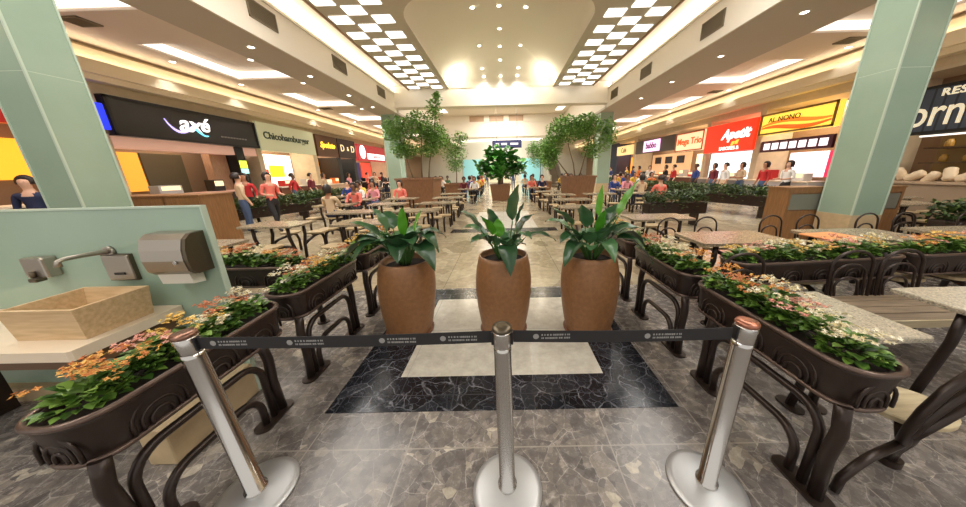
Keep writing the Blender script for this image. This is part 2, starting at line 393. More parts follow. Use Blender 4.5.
# downlights
_ring = MB(); _ring.loft([[(r * math.cos(2 * PI * k / 16), r * math.sin(2 * PI * k / 16), z) for k in range(16)] for r, z in ((.11, 0), (.10, -.015), (.075, -.012), (.07, .0))], cap=False)
ring_me = _ring.mesh('trim_ring', M['plaster'])
lens_me = MB().lathe([(.07, -.004), (.068, -.008)], 16).mesh('lens', M['lamp'])
SPOTS = []
def downlight(x, y, z, label, group, power=60, ang=120):
    t = empty('downlight', label, 'ceiling light', (x, y, z), 0, group)
    link('trim_ring', ring_me, t); link('lens', lens_me, t)
    SPOTS.append((x, y, z - .06, power, ang))
for sd, x, ys in ((-1, -6.6, (5.2, 8.15, 10.4, 12.8, 15.0, 19, 23, 27)), (1, 6.95, (5.0, 7.2, 9.6, 12.1, 14.6, 19, 23, 27))):
    for i, y in enumerate(ys): downlight(x, y, ZS, f'bright downlight in the grey soffit on the {SIDE[sd]}, {ORD[i]} along', 'soffit downlights', 70)
for sd, xs, ys in ((-1, (-7.75, -10.2), (3.5, 9.45, 11.7, 16.2, 20)), (1, (8.5, 11.0), (4, 9.7, 14.3, 19, 23))):
    for i, y in enumerate(ys):
        for j, x in enumerate(xs): downlight(x, y, ZSIDE, f'small downlight in the side ceiling on the {SIDE[sd]}, {ORD[i]} row, {"inner" if not j else "shop-side"} line', 'side ceiling downlights', 40 if not j else 16, 120 if not j else 90)
# ------------------------------------------------------------------ side ceilings with lit coffers
for sd, xin, xout, fx, ybs in ((-1, -7.6, -9.8, FX_L, ((3.2, 6.8), (8.3, 11.2), (13, 15.6), (17.2, 19.7), (21.5, 24), (26, 28.5))), (1, 8.5, 10.75, FX_R, ((4.8, 8.7), (10.6, 13.3), (15.4, 18.4), (20.2, 23), (25, 28)))):
    so = SO_L if sd < 0 else SO_R; mb = MB(); cof = MB()
    def sx(a, y0, b, y1, z0=ZSIDE, z1=ZSIDE + .1, m=mb):
        p, q = sorted((a, b)); m.box(p, y0, z0, q, y1, z1)
    sx(sd * so, YN, xin, YF - 2); sx(xout, YN, fx, YF - 2)
    yy = YN
    for (y0, y1) in ybs:
        sx(xin, yy, xout, y0); yy = y1
        sx(xin, y0, xout, y1, ZSIDE + .3, ZSIDE + .34, cof)
        for q in ((xin, y0 - .06, xout, y0), (xin, y1, xout, y1 + .06), (xin + sd * -.06, y0, xin, y1), (xout, y0, xout + sd * .06, y1)):
            sx(q[0], q[1], q[2], q[3], ZSIDE + .1, ZSIDE + .33, cof)
    sx(xin, yy, xout, YF - 2)
    struct(mb, 'ceiling_side', M['plaster_rose'], 'pale side ceiling with lit recesses over the ' + SIDE[sd], 'ceiling')
    struct(cof, 'ceiling_coffer', M['plaster_rose'], 'raised coffer panels in the side ceiling over the ' + SIDE[sd], 'ceiling')
    for i, (y0, y1) in enumerate(ybs):
        t = empty('cove_light', f'warm lit strip around the ceiling recess on the {SIDE[sd]}, {ORD[i]} along', 'cove light', (0, 0, 0), 0, 'side ceiling cove lights')
        e = .05
        for q in ((xout - sd * e, y0, xout - sd * .005, y1), (xin, y1 - e, xout, y1 - .005)):
            m = MB(); sx(q[0], q[1], q[2], q[3], ZSIDE + .06, ZSIDE + .26, m); m.build('light_strip', M['led'], t)

# ------------------------------------------------------------------ portals across the atrium
def portal(y, z0, z1, lab, xh=BX):
    mb = MB().box(-xh - .1, y, z0, xh + .1, y + .6, z1)
    mb.box(-xh - .1, y - .04, z0, xh + .1, y, z0 + .14)
    struct(mb, 'beam', M['plaster'], lab, 'beam')
portal(PY, 5.22, 6.3, 'cream cross beam closing the vaulted bay')
portal(28, 4.9, 6.2, 'second cream cross beam far along the court')
struct(MB().box(-6.2, PY + .6, 6.9, 6.2, YF - 2, 7.0), 'ceiling_far', M['vault'], 'pale ceiling of the far atrium bay', 'ceiling')
struct(MB().box(-6.2, PY + .6, 5.0, -6.05, YF - 2, 7.0).box(6.05, PY + .6, 5.0, 6.2, YF - 2, 7.0), 'wall_upper', M['plaster'], 'upper side walls of the far atrium bay', 'wall')
mb = MB()
for k in range(3): mb.box(-3.1 + k * 1.9, 27.9, 6.3, -1.7 + k * 1.9, 28.0, 6.8)
struct(MB().box(-6.1, 27.95, 6.2, 6.1, 28.3, 6.9), 'wall_clerestory', M['vault'], 'pale wall band over the second cross beam', 'wall')
mb.build('window_1', flat('amber_glass', (176, 146, 116)))['kind'] = 'structure'
bpy.data.objects['window_1']['label'] = 'row of three brownish clerestory windows in the far bay'; bpy.data.objects['window_1']['category'] = 'window'
for yy, n, lb in ((18.5, 1, 'near'), (29.5, 2, 'far')):
    for sd in (-1, 1):
        a, b = sorted((sd * 4.9, sd * 5.5)); led = MB().box(a, yy, 6.86, b, yy + 8, 6.9)
        tag(led.build('cove_light', M['led']), f'light strip in the {lb} part of the far atrium ceiling, {SIDE[sd]}', 'cove light')
struct(MB().box(XL, YF - 2, 0, XR, YF - 1.8, 7), 'wall_back', flat('pale_end_wall', (226, 226, 214)), 'pale green end wall of the food court', 'wall')
for k, (x0, x1, c, lab) in enumerate(((-6.0, -3.2, (150, 210, 214), 'teal lit shop window at the far end, sink side'), (-2.6, 2.2, (214, 206, 176), 'wide cream lit shop window at the far end of the aisle'), (2.8, 6.0, (150, 216, 222), 'teal lit shop window at the far end, escalator side'))):
    o = MB().box(x0, 41.9, .0, x1, 42, 3.4).build('window_%d' % (k + 2), flat('far_window%d' % k, c, .3, .3)); tag(o, lab, 'window'); o['kind'] = 'structure'
led = MB().box(-6, 41.7, 5.9, 6, 41.9, 6.15); tag(led.build('cove_light', M['led']), 'lit strip across the end wall', 'cove light')
t = empty('hanging_sign', 'dark blue hanging direction sign far over the aisle', 'sign', (.43, 25, 3.6))
MB().box(-1.3, -.06, 0, 1.3, .06, .66).build('sign_panel', flat('navy_sign', (40, 44, 92)), t)
mb = MB()
for x in (-.9, .9): mb.tube([(x, 0, .66), (x, 0, 3.3)], .015, 6)
mb.build('hanger_rod', M['steel_dark'], t)
mb = MB()
for x, w in ((-1.0, .3), (-.5, .5), (.3, .7)): mb.box(x, -.075, .25, x + w, -.062, .42)
mb.build('lettering', flat('sign_white', (220, 220, 235)), t)
# vault downlights
DL = [(-.95, 11.2), (0, 11.2), (.95, 11.25), (0, 12.8), (-.95, 14.15), (0, 14.25), (.95, 14.2), (0, 15.3), (-.95, 15.85), (.95, 15.85), (-.9, 16.25), (0, 16.25), (.9, 16.25)]
bpy.context.view_layer.update()
dg = bpy.context.evaluated_depsgraph_get()
for i, (x, y) in enumerate(DL):
    hit, p, n_, idx, ob, mw = scene.ray_cast(dg, (x, y, 5.9), (0, 0, 1))
    downlight(x, y, (p.z if hit else 7.0) - .012, f'round downlight in the cream vault, {ORD[i]} counted from its near end', 'vault downlights', 45 if y < 16 else 8)

# ------------------------------------------------------------------ columns
def column(x, y, s, h, base, lab):
    t = empty('column', lab, 'column', (x, y, 0)); t['kind'] = 'structure'
    MB().box(-s / 2, -s / 2, base, s / 2, s / 2, h).build('glass_cladding', M['green'], t)
    MB().box(-s / 2 - .012, -s / 2 - .012, 0, s / 2 + .012, s / 2 + .012, base).build('stone_base', M['stone_base'], t)
    e = MB()
    for a in (-1, 1):
        for b in (-1, 1): e.box(a * s / 2 - .012, b * s / 2 - .012, base, a * s / 2 + .012, b * s / 2 + .012, h)
    for z in (3.1,):
        if z < h: e.box(-s / 2 - .001, -s / 2 - .001, z, s / 2 + .001, s / 2 + .001, z + .006)
    e.build('corner_trim', M['green_edge'], t)
    return t
column(6.47 + .27, 4.9 + .27, .54, ZS, .68, 'pale green glass column beside the brown cabinets')
column(-6.47 - .27, 4.1 + .27, .54, ZS, .68, 'pale green glass column behind the sink wall')
column(-6.6, 17.2, .8, ZS, .7, 'pale green column far along the sink side, behind the tree')
column(6.5, 18.2, .8, ZS, .7, 'pale green column far along the yellow-sign side, behind the tree')

# ------------------------------------------------------------------ shop fronts
for sd, fx in ((-1, FX_L), (1, FX_R)):
    mb = MB()
    s = lambda a, y0, z0, b, y1, z1: mb.box(min(a, b), y0, z0, max(a, b), y1, z1)
    s(fx, YN, 3.98, fx + sd * .3, YF - 2, 5.4)
    struct(mb, 'wall_' + ('left' if sd < 0 else 'right'), M['beige_wall'], 'beige wall band over the shop fronts on the ' + SIDE[sd], 'wall')
    mb = MB(); s = lambda a, y0, z0, b, y1, z1: mb.box(min(a, b), y0, z0, max(a, b), y1, z1)
    s(fx, YN, 4.72, fx - sd * .18, YF - 2, 5.02); s(fx, YN, 4.35, fx - sd * .42, YF - 2, 4.6)
    s(fx, YN, 4.2, fx - sd * .3, YF - 2, 4.36); s(fx - sd * .38, YN, 4.6, fx - sd * .42, YF - 2, 4.68)
    struct(mb, 'trim_7' if sd < 0 else 'trim_8', M['cornice'], 'warm stepped cornice running over the shop signs on the ' + SIDE[sd], 'cornice')
    led = MB(); a, b = sorted((fx - sd * .34, fx - sd * .26)); led.box(a, YN, 4.605, b, YF - 2, 4.63)
    tag(led.build('cove_light', M['led_soft']), 'amber light strip on the cornice over the shops, ' + SIDE[sd], 'cove light')
    struct(MB().box(min(fx + sd * 1.25, fx + sd * 1.45), YN, 0, max(fx + sd * 1.25, fx + sd * 1.45), YF - 2, 4.2), 'wall_shop_' + ('left' if sd < 0 else 'right'), flat('shop_back', (150, 120, 92)), 'back wall of the shop interiors on the ' + SIDE[sd], 'wall')
    struct(MB().box(min(fx, fx + sd * 1.3), YN, 3.9, max(fx, fx + sd * 1.3), YF - 2, 3.98), 'ceiling_shop', flat('shop_ceiling', (206, 190, 164)), 'low ceiling inside the shops on the ' + SIDE[sd], 'ceiling')

def pier(sd, fx, y0, y1, z1=4.0, m=None, lab=''):
    struct(MB().box(min(fx - sd * .1, fx + sd * 1.25), y0, 0, max(fx - sd * .1, fx + sd * 1.25), y1, z1), 'wall_pier', m or M['beige_wall'], lab, 'pier')

def shop_sign(sd, y0, y1, z0, z1, pm, label, frame=None, lit=True, t_=.22):
    """sign box standing off the wall band; returns root whose local frame = world"""
    fx = FX_L if sd < 0 else FX_R; X = fx - sd * t_
    t = empty('shop_sign', label, 'sign', (0, 0, 0), 0, 'shop signs')
    MB().box(min(fx, X), y0, z0, max(fx, X), y1, z1).build('sign_panel', pm, t)
    if frame:
        f = MB(); e = .07
        for q in ((y0, z0, y1, z0 + e), (y0, z1 - e, y1, z1), (y0, z0, y0 + e, z1), (y1 - e, z0, y1, z1)):
            f.box(min(X - sd * .03, X + sd * .001), q[0], q[1], max(X - sd * .03, X + sd * .001), q[2], q[3])
        f.build('sign_frame', frame, t)
    return t, X - sd * .012
def wallbox(sd, y0, z0, y1, z1, off, th, name, m, label, cat, group=None, parent=None):
    """thin box parallel to the shop front, off metres behind (+) the front plane"""
    fx = (FX_L if sd < 0 else FX_R) + sd * off
    o = MB().box(min(fx, fx + sd * th), y0, z0, max(fx, fx + sd * th), y1, z1).build(name, m, parent)
    if not parent: tag(o, label, cat, group)
    return o
def counter(sd, y0, y1, h, m, top, label, off=-.5):
    fx = (FX_L if sd < 0 else FX_R) + sd * off
    t = empty('serving_counter', label, 'counter', (fx, (y0 + y1) / 2, 0), 0, 'shop counters'); l = (y1 - y0) / 2
    a, b = sorted((0, sd * .7)); MB().box(a, -l, 0, b, l, h - .05).build('counter_body', m, t)
    a, b = sorted((-sd * .05, sd * .72)); MB().box(a, -l, h - .05, b, l, h).build('counter_top', top, t)
    return t
W_ = flat('lettering_white', (246, 240, 236), .4, 1.4)
# --- sink side
sd = -1
t, X = shop_sign(sd, 2.5, 7.2, 2.9, 3.9, flat('red_sign', (170, 30, 24), .4, .5), 'red shop sign mostly hidden behind the green column')
text('lettering', "d's", .6, W_, facing(sd, X, 6.6, 3.4), t, bold=.01)
for y, w, c in ((3.6, 1.6, (250, 176, 40)), (6.4, 1.6, (240, 166, 44))):
    wallbox(sd, y - w / 2, 1.7, y + w / 2, 2.7, 1.2, .049, 'menu_board', flat('menu%d' % c[1], c, .4, 1.1), f'glowing {"yellow" if c[1]>150 else "orange"} menu board behind the sink wall', 'menu board', 'menu boards')
counter(sd, 2.6, 7.2, 1.15, flat('dark_front', (60, 44, 40)), M['counter'], 'dark serving counter behind the green column')
pier(sd, FX_L, 7.25, 7.9, lab='beige pier carrying the blue lit sign')
t = empty('blade_sign', 'glowing blue blade sign on the beige pier', 'sign', (FX_L + .3, 7.5, 2.95))
MB().box(-.2, -.25, 0, .15, .25, .66, .02).build('sign_box', flat('blue_glow', (30, 50, 232), .4, 1.1), t)
MB().box(-.22, -.2, -.1, .1, .2, 0).build('bracket', M['steel_dark'], t)
t, X = shop_sign(sd, 7.95, 12.5, 2.85, 3.9, flat('black_sign', (40, 34, 32), .3), 'wide black sign with white and blue script word', flat('black_frame', (18, 16, 16)))
text('lettering', 'ax', .72, W_, facing(sd, X, 9.9, 3.42), t, shear=.25, bold=.012)
text('lettering', 'é', .66, W_, facing(sd, X, 10.38, 3.46), t, shear=.25, bold=.012)
mb = MB()
mb.tube([(X + .02, 9.2 + .9 * k / 14, 3.5 - .36 * math.sin(PI * (k / 14) ** .8)) for k in range(15)], [.012 + .03 * math.sin(PI * k / 14) for k in range(15)], 6)
mb.build('swoosh', flat('lilac_glow', (196, 180, 246), .4, 1.3), t)
mb = MB(); mb.tube([(X + .02, 10.05 + .36 * k / 8, 3.32 - .22 * math.sin(PI * .6 * k / 8)) for k in range(9)], [.045 - .003 * k for k in range(9)], 6); mb.build('swoosh', flat('cyan_glow', (120, 214, 236), .4, 1.3), t)
mb = MB()
for k in range(9): mb.box(X - .005, 10.9 + k * .12, 3.13, X + .005, 10.99 + k * .12, 3.18)
mb.build('lettering_line', flat('lettering_grey', (150, 144, 140)), t)
wallbox(sd, 7.95, 2.52, 12.5, 2.84, -.05, .3, 'trim_9', flat('rose_band', (226, 178, 156), .5, .25), '', '')['kind'] = 'structure'
bpy.data.objects['trim_9']['label'] = 'rose lit band under the black sign'; bpy.data.objects['trim_9']['category'] = 'trim'
wallbox(sd, 8.6, 1.25, 9.3, 2.5, 1.15, .049, 'poster', flat('orange_poster', (232, 160, 56), .5, .8), 'orange lit poster inside the shop under the black sign', 'poster')
wallbox(sd, 9.4, 1.0, 10.6, 2.5, 1.2, .049, 'menu_board', flat('dim_menu', (86, 74, 52), .5, .2), 'dim brown board inside the shop under the black sign', 'menu board', 'menu boards')
wallbox(sd, 10.75, 0, 11.4, 2.6, .3, .3, 'door_1', wood('shop_door', srgb(150, 110, 84), srgb(184, 144, 112), 'Z'), '', '')['kind'] = 'structure'
bpy.data.objects['door_1']['label'] = 'pale wooden panel beside the black pillar'; bpy.data.objects['door_1']['category'] = 'door'
pier(sd, FX_L, 11.45, 11.8, 2.84, flat('black_pier', (30, 27, 25)), 'black pillar under the end of the black sign')
t = empty('lit_notice', 'small yellow green lit notice on the black pillar', 'sign', (FX_L + .11, 11.62, 2.0))
MB().box(0, -.15, 0, .04, .15, .3).build('notice_top', flat('lime_glow', (206, 226, 70), .4, 1.2), t); MB().box(0, -.15, -.22, .04, .15, -.02).build('notice_base', flat('cyan_pale', (170, 226, 230), .4, 1), t)
wallbox(sd, 11.95, 1.5, 12.4, 2.4, 1.15, .049, 'poster', flat('red_poster', (206, 74, 50), .5, .6), 'red poster in the dark recess past the black pillar', 'poster')
counter(sd, 8.0, 11.3, 1.15, flat('dark_front', (60, 44, 40)), flat('rose_top', (206, 160, 140)), 'long dark counter under the black sign')
pier(sd, FX_L, 12.45, 12.7, lab='narrow pier between black and olive signs')
t, X = shop_sign(sd, 12.6, 16.2, 2.78, 4.0, flat('sage_sign', (196, 196, 158), .5, .25), 'pale sage sign with dark green lettering')
text('lettering', 'Chicohamburger', .43, flat('dark_green_letter', (46, 62, 40)), facing(sd, X, 14.3, 3.45), t, bold=.008)
wallbox(sd, 12.75, 1.1, 16.0, 2.75, 1.2, .049, 'menu_board', flat('white_menu', (246, 232, 222), .5, 1.3), 'wide white lit menu wall under the sage sign', 'menu board', 'menu boards')
wallbox(sd, 13.2, 1.3, 14.3, 2.0, 1.15, .049, 'poster', flat('red_food', (214, 70, 54), .5, .9), 'red food poster under the sage sign', 'poster')
wallbox(sd, 14.4, 1.6, 15.3, 2.2, 1.15, .049, 'poster', flat('lime_food', (200, 214, 40), .5, 1), 'lime green poster under the sage sign', 'poster')
counter(sd, 12.8, 16.0, 1.15, flat('brown_front', (112, 66, 44)), M['counter'], 'brown serving counter under the sage sign')
pier(sd, FX_L, 16.1, 18.3 - 1.9, lab='pier between the sage and yellow signs')
t, X = shop_sign(sd, 16.4, 18.4, 2.75, 3.95, flat('brown_sign', (104, 66, 38), .5), 'brown sign with a glowing yellow word')
text('lettering', 'Spoleto', .46, flat('yellow_glow', (250, 206, 60), .4, 1.4), facing(sd, X, 17.4, 3.4), t, shear=.3, bold=.012)
wallbox(sd, 16.5, 1.1, 17.4, 2.6, 1.2, .049, 'menu_board', flat('cream_menu', (240, 214, 184), .5, 1), 'cream menu board under the brown sign', 'menu board', 'menu boards')
wallbox(sd, 17.5, 1.6, 18.3, 2.7, 1.15, .049, 'poster', flat('orange_glow', (244, 156, 40), .5, 1.1), 'orange lit poster under the brown sign', 'poster')
counter(sd, 16.5, 18.3, 1.1, flat('cream_front', (200, 170, 140)), M['counter'], 'cream counter under the brown sign')
t, X = shop_sign(sd, 18.5, 20.6, 2.75, 3.95, flat('dark_brown_sign', (64, 40, 30), .5), 'dark brown sign with three cream ornaments')
for i, (ch, y) in enumerate((('D', 18.95), ('∴', 19.6), ('D', 20.2))):
    text('ornament', ch if ch != '∴' else '&', .62 if i != 1 else .4, flat('cream_glow', (240, 214, 160), .4, 1), facing(sd, X, y, 3.35), t)
wallbox(sd, 19.0, 1.1, 19.9, 2.6, 1.2, .049, 'menu_board', flat('grey_glass', (150, 160, 150), .3, .5), 'grey glass display under the dark brown sign', 'menu board', 'menu boards')
pier(sd, FX_L, 18.42, 18.75, 2.74, flat('black_pier', (30, 27, 25)), 'dark pier under the ornament sign'); pier(sd, FX_L, 20.3, 20.7, 2.74, flat('black_pier', (30, 27, 25)), 'second dark pier under the ornament sign')
counter(sd, 18.9, 20.2, 1.1, flat('brown_front', (112, 66, 44)), M['counter'], 'brown counter under the ornament sign')
t, X = shop_sign(sd, 20.9, 25.6, 2.65, 3.85, flat('crimson_sign', (170, 30, 40), .4, .5), 'long crimson sign with white lettering band and round badge')
mb = MB().box(X - .01, 22.3, 2.8, X + .015, 25.4, 3.25); mb.build('white_band', W_, t)
text('lettering', 'GIRAFFAS', .36, flat('crimson_letter', (170, 30, 40)), facing(sd, X + .02, 23.9, 3.0), t)
mb = MB(); mb.loft([[(xx, 21.6 + .42 * math.cos(2 * PI * k / 20), 3.3 + .5 * math.sin(2 * PI * k / 20)) for k in range(20)] for xx in (X - .01, X + .015)]); mb.build('round_badge', W_, t)
wallbox(sd, 20.9, 1.2, 23.6, 2.6, 1.2, .049, 'menu_board', flat('navy_menu', (40, 40, 86), .5, .5), 'navy menu wall under the crimson sign', 'menu board', 'menu boards')
wallbox(sd, 23.8, 1.2, 25.4, 2.6, 1.15, .049, 'poster', flat('red_food', (214, 70, 54), .5, .9), 'red poster wall under the far end of the crimson sign', 'poster')
counter(sd, 21, 25.4, 1.1, flat('dark_front', (60, 44, 40)), M['counter'], 'dark counter under the crimson sign')
# --- yellow-sign side
sd = 1
navy, nt, b = new_mat('navy_planks'); tcn = nt.nodes.new('ShaderNodeTexCoord'); wv = nt.nodes.new('ShaderNodeTexWave'); wv.bands_direction = 'Y'; wv.inputs['Scale'].default_value = 1.6
nt.links.new(tcn.outputs['Object'], wv.inputs['Vector']); rr = ramp(nt, [(.06, srgb(40, 46, 62)), (.16, srgb(70, 82, 104))]); nt.links.new(wv.outputs['Fac'], rr.inputs[0]); nt.links.new(rr.outputs[0], b.inputs['Base Color'])
t, X = shop_sign(sd, 3.2, 8.55, 2.32, 3.5, navy, 'navy plank sign with big cream lettering', flat('black_frame', (18, 16, 16)))
text('lettering', 'forneria', .98, flat('cream_letter', (236, 224, 194), .5, .5), facing(sd, X, 7.1, 2.82) @ Matrix.Diagonal((.68, 1, 1, 1)), t, bold=.004)
text('lettering_line', 'RESTAURANTE', .24, flat('cream_letter', (236, 224, 194), .5, .5), facing(sd, X, 6.68, 3.3), t, space=1.1, bold=.006)
counter(sd, 3.5, 8.2, 1.1, flat('stone_front', (150, 128, 104)), flat('stone_top', (170, 146, 120)), 'stone fronted deli counter under the navy sign', -.6)
t = empty('bread_rack', 'lit bread shelves under the navy sign', 'shelf', (FX_R + .5, 6.4, 1.1))
for k, z in enumerate((.0, .45, .85)): MB().box(0, -1.6, z, .6, 1.6, z + .04).build('shelf', flat('shelf_wood', (96, 70, 44)), t)
MB().box(.6, -1.7, 0, .66, 1.7, 1.3).build('back_panel', flat('rack_back', (120, 92, 50), .5, .15), t)
loaf = MB(); loaf.lathe([(.05, -.2), (.085, -.185), (.1, -.12), (.09, -.04), (.102, .03), (.092, .1), (.095, .16), (.05, .2)], 10); lm = loaf.mesh('bread_loaf', [flat('crust', (228, 206, 174))])
for i in range(12):
    q = link('bread_loaf', lm, None, (FX_R - .2, 4.6 + i * .29, 1.19 + .05 * (i % 3))); q.rotation_euler = (.5 + .5 * math.sin(i * 2.1), .6 * math.cos(i * 3.1), .8 * math.sin(i)); q.scale = (1.1, 1.1, .9)
    tag(q, f'pale bread loaf on the deli counter under the navy sign, {ORD[i]} from the open end', 'bread', 'loaves on the deli counter')
jm = MB().lathe([(.06, 0), (.075, .02), (.075, .14), (.05, .17), (.05, .2)], 12).mesh('glass_jar', [flat('jar_gold', (196, 150, 70), .3)])
for i in range(16):
    q = link('glass_jar', jm, None, (FX_R + .72, 4.9 + (i % 8) * .4, 1.59 if i < 8 else 1.99)); tag(q, f'golden jar on the {"lower" if i < 8 else "upper"} deli shelf, {ORD[i % 8]} from the open end', 'jar', 'jars on the deli shelves')
t = empty('shelf_lamp', 'warm strip lamp over the deli shelves under the navy sign', 'lamp', (FX_R + .45, 6.4, 2.28)); MB().box(-.04, -1.7, 0, .04, 1.7, .04).build('tube', M['led'], t); MB().box(-.06, -1.72, .04, .06, 1.72, .08).build('housing', M['steel'], t)
pier(sd, FX_R, 8.6, 9.3, lab='beige pier between the navy and yellow signs')
pier(sd, FX_R, 9.3, 9.6, 3.9, flat('black_pier', (30, 27, 25)), 'dark jamb beside the yellow sign')
t, X = shop_sign(sd, 9.75, 12.5, 2.85, 3.68, flat('yellow_panel', (246, 206, 76), .4, 1.0), 'bright yellow lit sign with orange swooshes', flat('gold_frame', (150, 110, 40)))
text('lettering', 'AL NONO', .27, flat('olive_letter', (110, 96, 34)), facing(sd, X - .02, 11.5, 3.4), t)
for i, (z0, c) in enumerate(((3.2, (236, 130, 40)), (3.08, (222, 100, 30)))):
    mb = MB(); rings = []
    for k in range(17):
        y = 12.4 - 2.55 * k / 16; z = z0 + .1 * math.sin(k / 16 * 5 + i) - .05 * i + .09 * k / 16; w = .03 + .05 * math.sin(PI * k / 16)
        rings.append([(X - .005, y, z - w), (X + .005, y, z - w), (X + .005, y, z + w), (X - .005, y, z + w)])
    mb.loft(rings); mb.build('swoosh', flat('swoosh%d' % i, c, .4, .8), t)
t = empty('menu_board', 'maroon menu strip of seven white pictures under the yellow sign', 'menu board', (0, 0, 0), 0, 'menu boards')
xx = FX_R - .1; MB().box(xx, 9.75, 2.15, xx + .1, 12.4, 2.6).build('board', flat('maroon', (84, 28, 44)), t)
for k in range(7): MB().box(xx - .015, 9.88 + k * .35, 2.24, xx, 10.14 + k * .35, 2.5).build('picture', flat('picture_glow', (240, 226, 230), .5, 1.1), t)
wallbox(sd, 9.9, 1.1, 10.8, 2.1, 1.15, .049, 'poster', flat('magenta_wall', (206, 44, 84), .5, .8), 'red pink lit poster in the shop under the menu strip', 'poster')
wallbox(sd, 10.85, 1.1, 12.3, 2.1, 1.2, .049, 'menu_board', flat('white_pink_menu', (240, 226, 236), .5, 1.2), 'white lit menu wall under the menu strip', 'menu board', 'menu boards')
counter(sd, 9.8, 12.4, 1.0, flat('white_front', (214, 206, 206)), M['counter'], 'white serving counter under the yellow sign')
pier(sd, FX_R, 12.45, 12.75, lab='pier between the yellow and red signs')
t, X = shop_sign(sd, 12.7, 15.7, 2.32, 3.66, flat('red_orange_sign', (232, 46, 18), .4, 1.0), 'bright red lit sign with white script word')
text('lettering', 'Apetit', .62, W_, facing(sd, X, 13.75, 3.1), t, shear=.3, bold=.02)
text('lettering_line', 'grill', .26, flat('orange_letter', (250, 170, 60), .4, 1.3), facing(sd, X, 13.7, 2.72), t, shear=.3, bold=.01)
text('lettering_line', 'SABORES &', .24, W_, facing(sd, X, 14.0, 2.46), t)
t = empty('display_screen', 'large white glowing display below the red sign', 'display', (FX_R + .05, 14.05, 1.0))
MB().box(0, -1.35, 0, .08, 1.35, 1.28).build('screen', flat('white_glow', (226, 236, 240), .3, 1.25), t)
f = MB()
for q in ((-1.42, -.06, 1.42, 0), (-1.42, 1.28, 1.42, 1.34), (-1.42, 0, -1.35, 1.28), (1.35, 0, 1.42, 1.28)): f.box(-.03, q[0], q[1], .09, q[2], q[3])
f.build('display_frame', M['steel'], t)
counter(sd, 12.8, 15.6, 1.0, flat('grey_front', (140, 130, 124)), M['counter'], 'grey serving counter below the red sign')
pier(sd, FX_R, 15.6, 15.85, lab='pier between the red sign and the cream sign')
t, X = shop_sign(sd, 15.85, 18.3, 2.55, 3.63, flat('peach_sign', (246, 206, 160), .4, .9), 'peach lit sign with orange lettering', flat('orange_frame', (206, 96, 40)))
text('lettering', 'Mega Trio', .52, flat('orange_letter2', (226, 92, 30), .4, .6), facing(sd, X, 17.05, 3.1), t, bold=.012)
wallbox(sd, 16.0, 1.1, 18.2, 2.4, 1.2, .049, 'menu_board', flat('cream_menu', (240, 214, 184), .5, 1), 'cream menu board under the peach sign', 'menu board', 'menu boards')
wallbox(sd, 16.6, 1.7, 17.5, 2.35, 1.15, .049, 'poster', flat('white_glow', (226, 236, 240), .3, 1.25), 'white lit picture under the peach sign', 'poster')
counter(sd, 15.9, 18.2, 1.05, flat('brown_front', (112, 66, 44)), M['counter'], 'brown serving counter under the peach sign')
t, X = shop_sign(sd, 18.5, 23.7, 2.72, 3.7, flat('charcoal_sign', (84, 72, 64), .5), 'charcoal sign with a pink lit word panel')
mb = MB().box(X - .06, 20.1, 2.8, X, 22.3, 3.6); mb.build('lit_panel', flat('pink_glow', (238, 190, 226), .4, 1.3), t)
text('lettering', 'babbo', .6, flat('purple_letter', (120, 40, 110)), facing(sd, X - .07, 21.2, 3.22), t, bold=.012)
wallbox(sd, 18.7, 1.1, 23.5, 2.6, 1.2, .049, 'menu_board', flat('tan_menu', (206, 160, 116), .5, .7), 'tan menu wall under the charcoal sign', 'menu board', 'menu boards')
for k in range(3): wallbox(sd, 19.4 + k * 1.4, 1.9, 20.2 + k * 1.4, 2.4, 1.15, .049, 'screen', flat('dark_screen', (50, 40, 40)), f'small dark screen on the tan menu wall, {ORD[k]} along', 'screen', 'dark menu screens')
counter(sd, 18.7, 23.5, 1.05, flat('tan_front', (150, 110, 76)), M['counter'], 'tan counter under the charcoal sign')
pier(sd, FX_R, 23.7, 24.3, lab='pier past the charcoal sign')
t, X = shop_sign(sd, 24.4, 27.5, 2.8, 3.6, flat('cream_lit_sign', (236, 206, 140), .4, .8), 'cream yellow lit sign far along the yellow-sign side')
text('lettering', 'Cafe', .6, flat('brown_letter', (130, 80, 40)), facing(sd, X, 26, 3.2), t)
wallbox(sd, 24.4, 1.1, 27.4, 2.6, 1.2, .049, 'menu_board', flat('orange_glow', (244, 156, 40), .5, 1.1), 'orange lit wall in the last shop', 'menu board', 'menu boards')
counter(sd, 24.4, 27.4, 1.05, flat('tan_front', (150, 110, 76)), M['counter'], 'tan counter of the last shop')
pier(sd, FX_R, 27.6, 30, 4.0, flat('navy_pier', (34, 36, 62)), 'dark navy pier past the last shop')
pier(-1, FX_L, 25.7, 30, 4.0, lab='beige wall past the crimson sign')

def kit(sd, y0, y1, where, seed, cols):
    r = random.Random(seed); fx = FX_L if sd < 0 else FX_R; n = max(2, int((y1 - y0) / 1.1))
    for i in range(n):
        y = y0 + (y1 - y0) * (i + .5) / n + r.uniform(-.1, .1); c = cols[i % len(cols)]
        t = empty('drinks_machine' if i % 2 else 'food_warmer', f'{c} {"drinks machine" if i % 2 else "food warmer"} on the counter under the {where}, {ORD[i]} along', 'machine', (fx - sd * .18, y, COUNTER[(sd, where)]), 0, 'counter machines')
        h = r.uniform(.3, .45) if i % 2 else .28; w = .2 if i % 2 else .32
        a, b = sorted((0, sd * .34)); MB().box(a, -w, 0, b, w, h, .015).build('casing', flat('kit_' + c, KC[c], .4), t)
        a, b = sorted((-sd * .006, sd * .01)); MB().box(a, -w * .8, h * .45, b, w * .8, h * .9).build('front_panel', flat('kit_glow', (250, 226, 180), .3, .7), t)
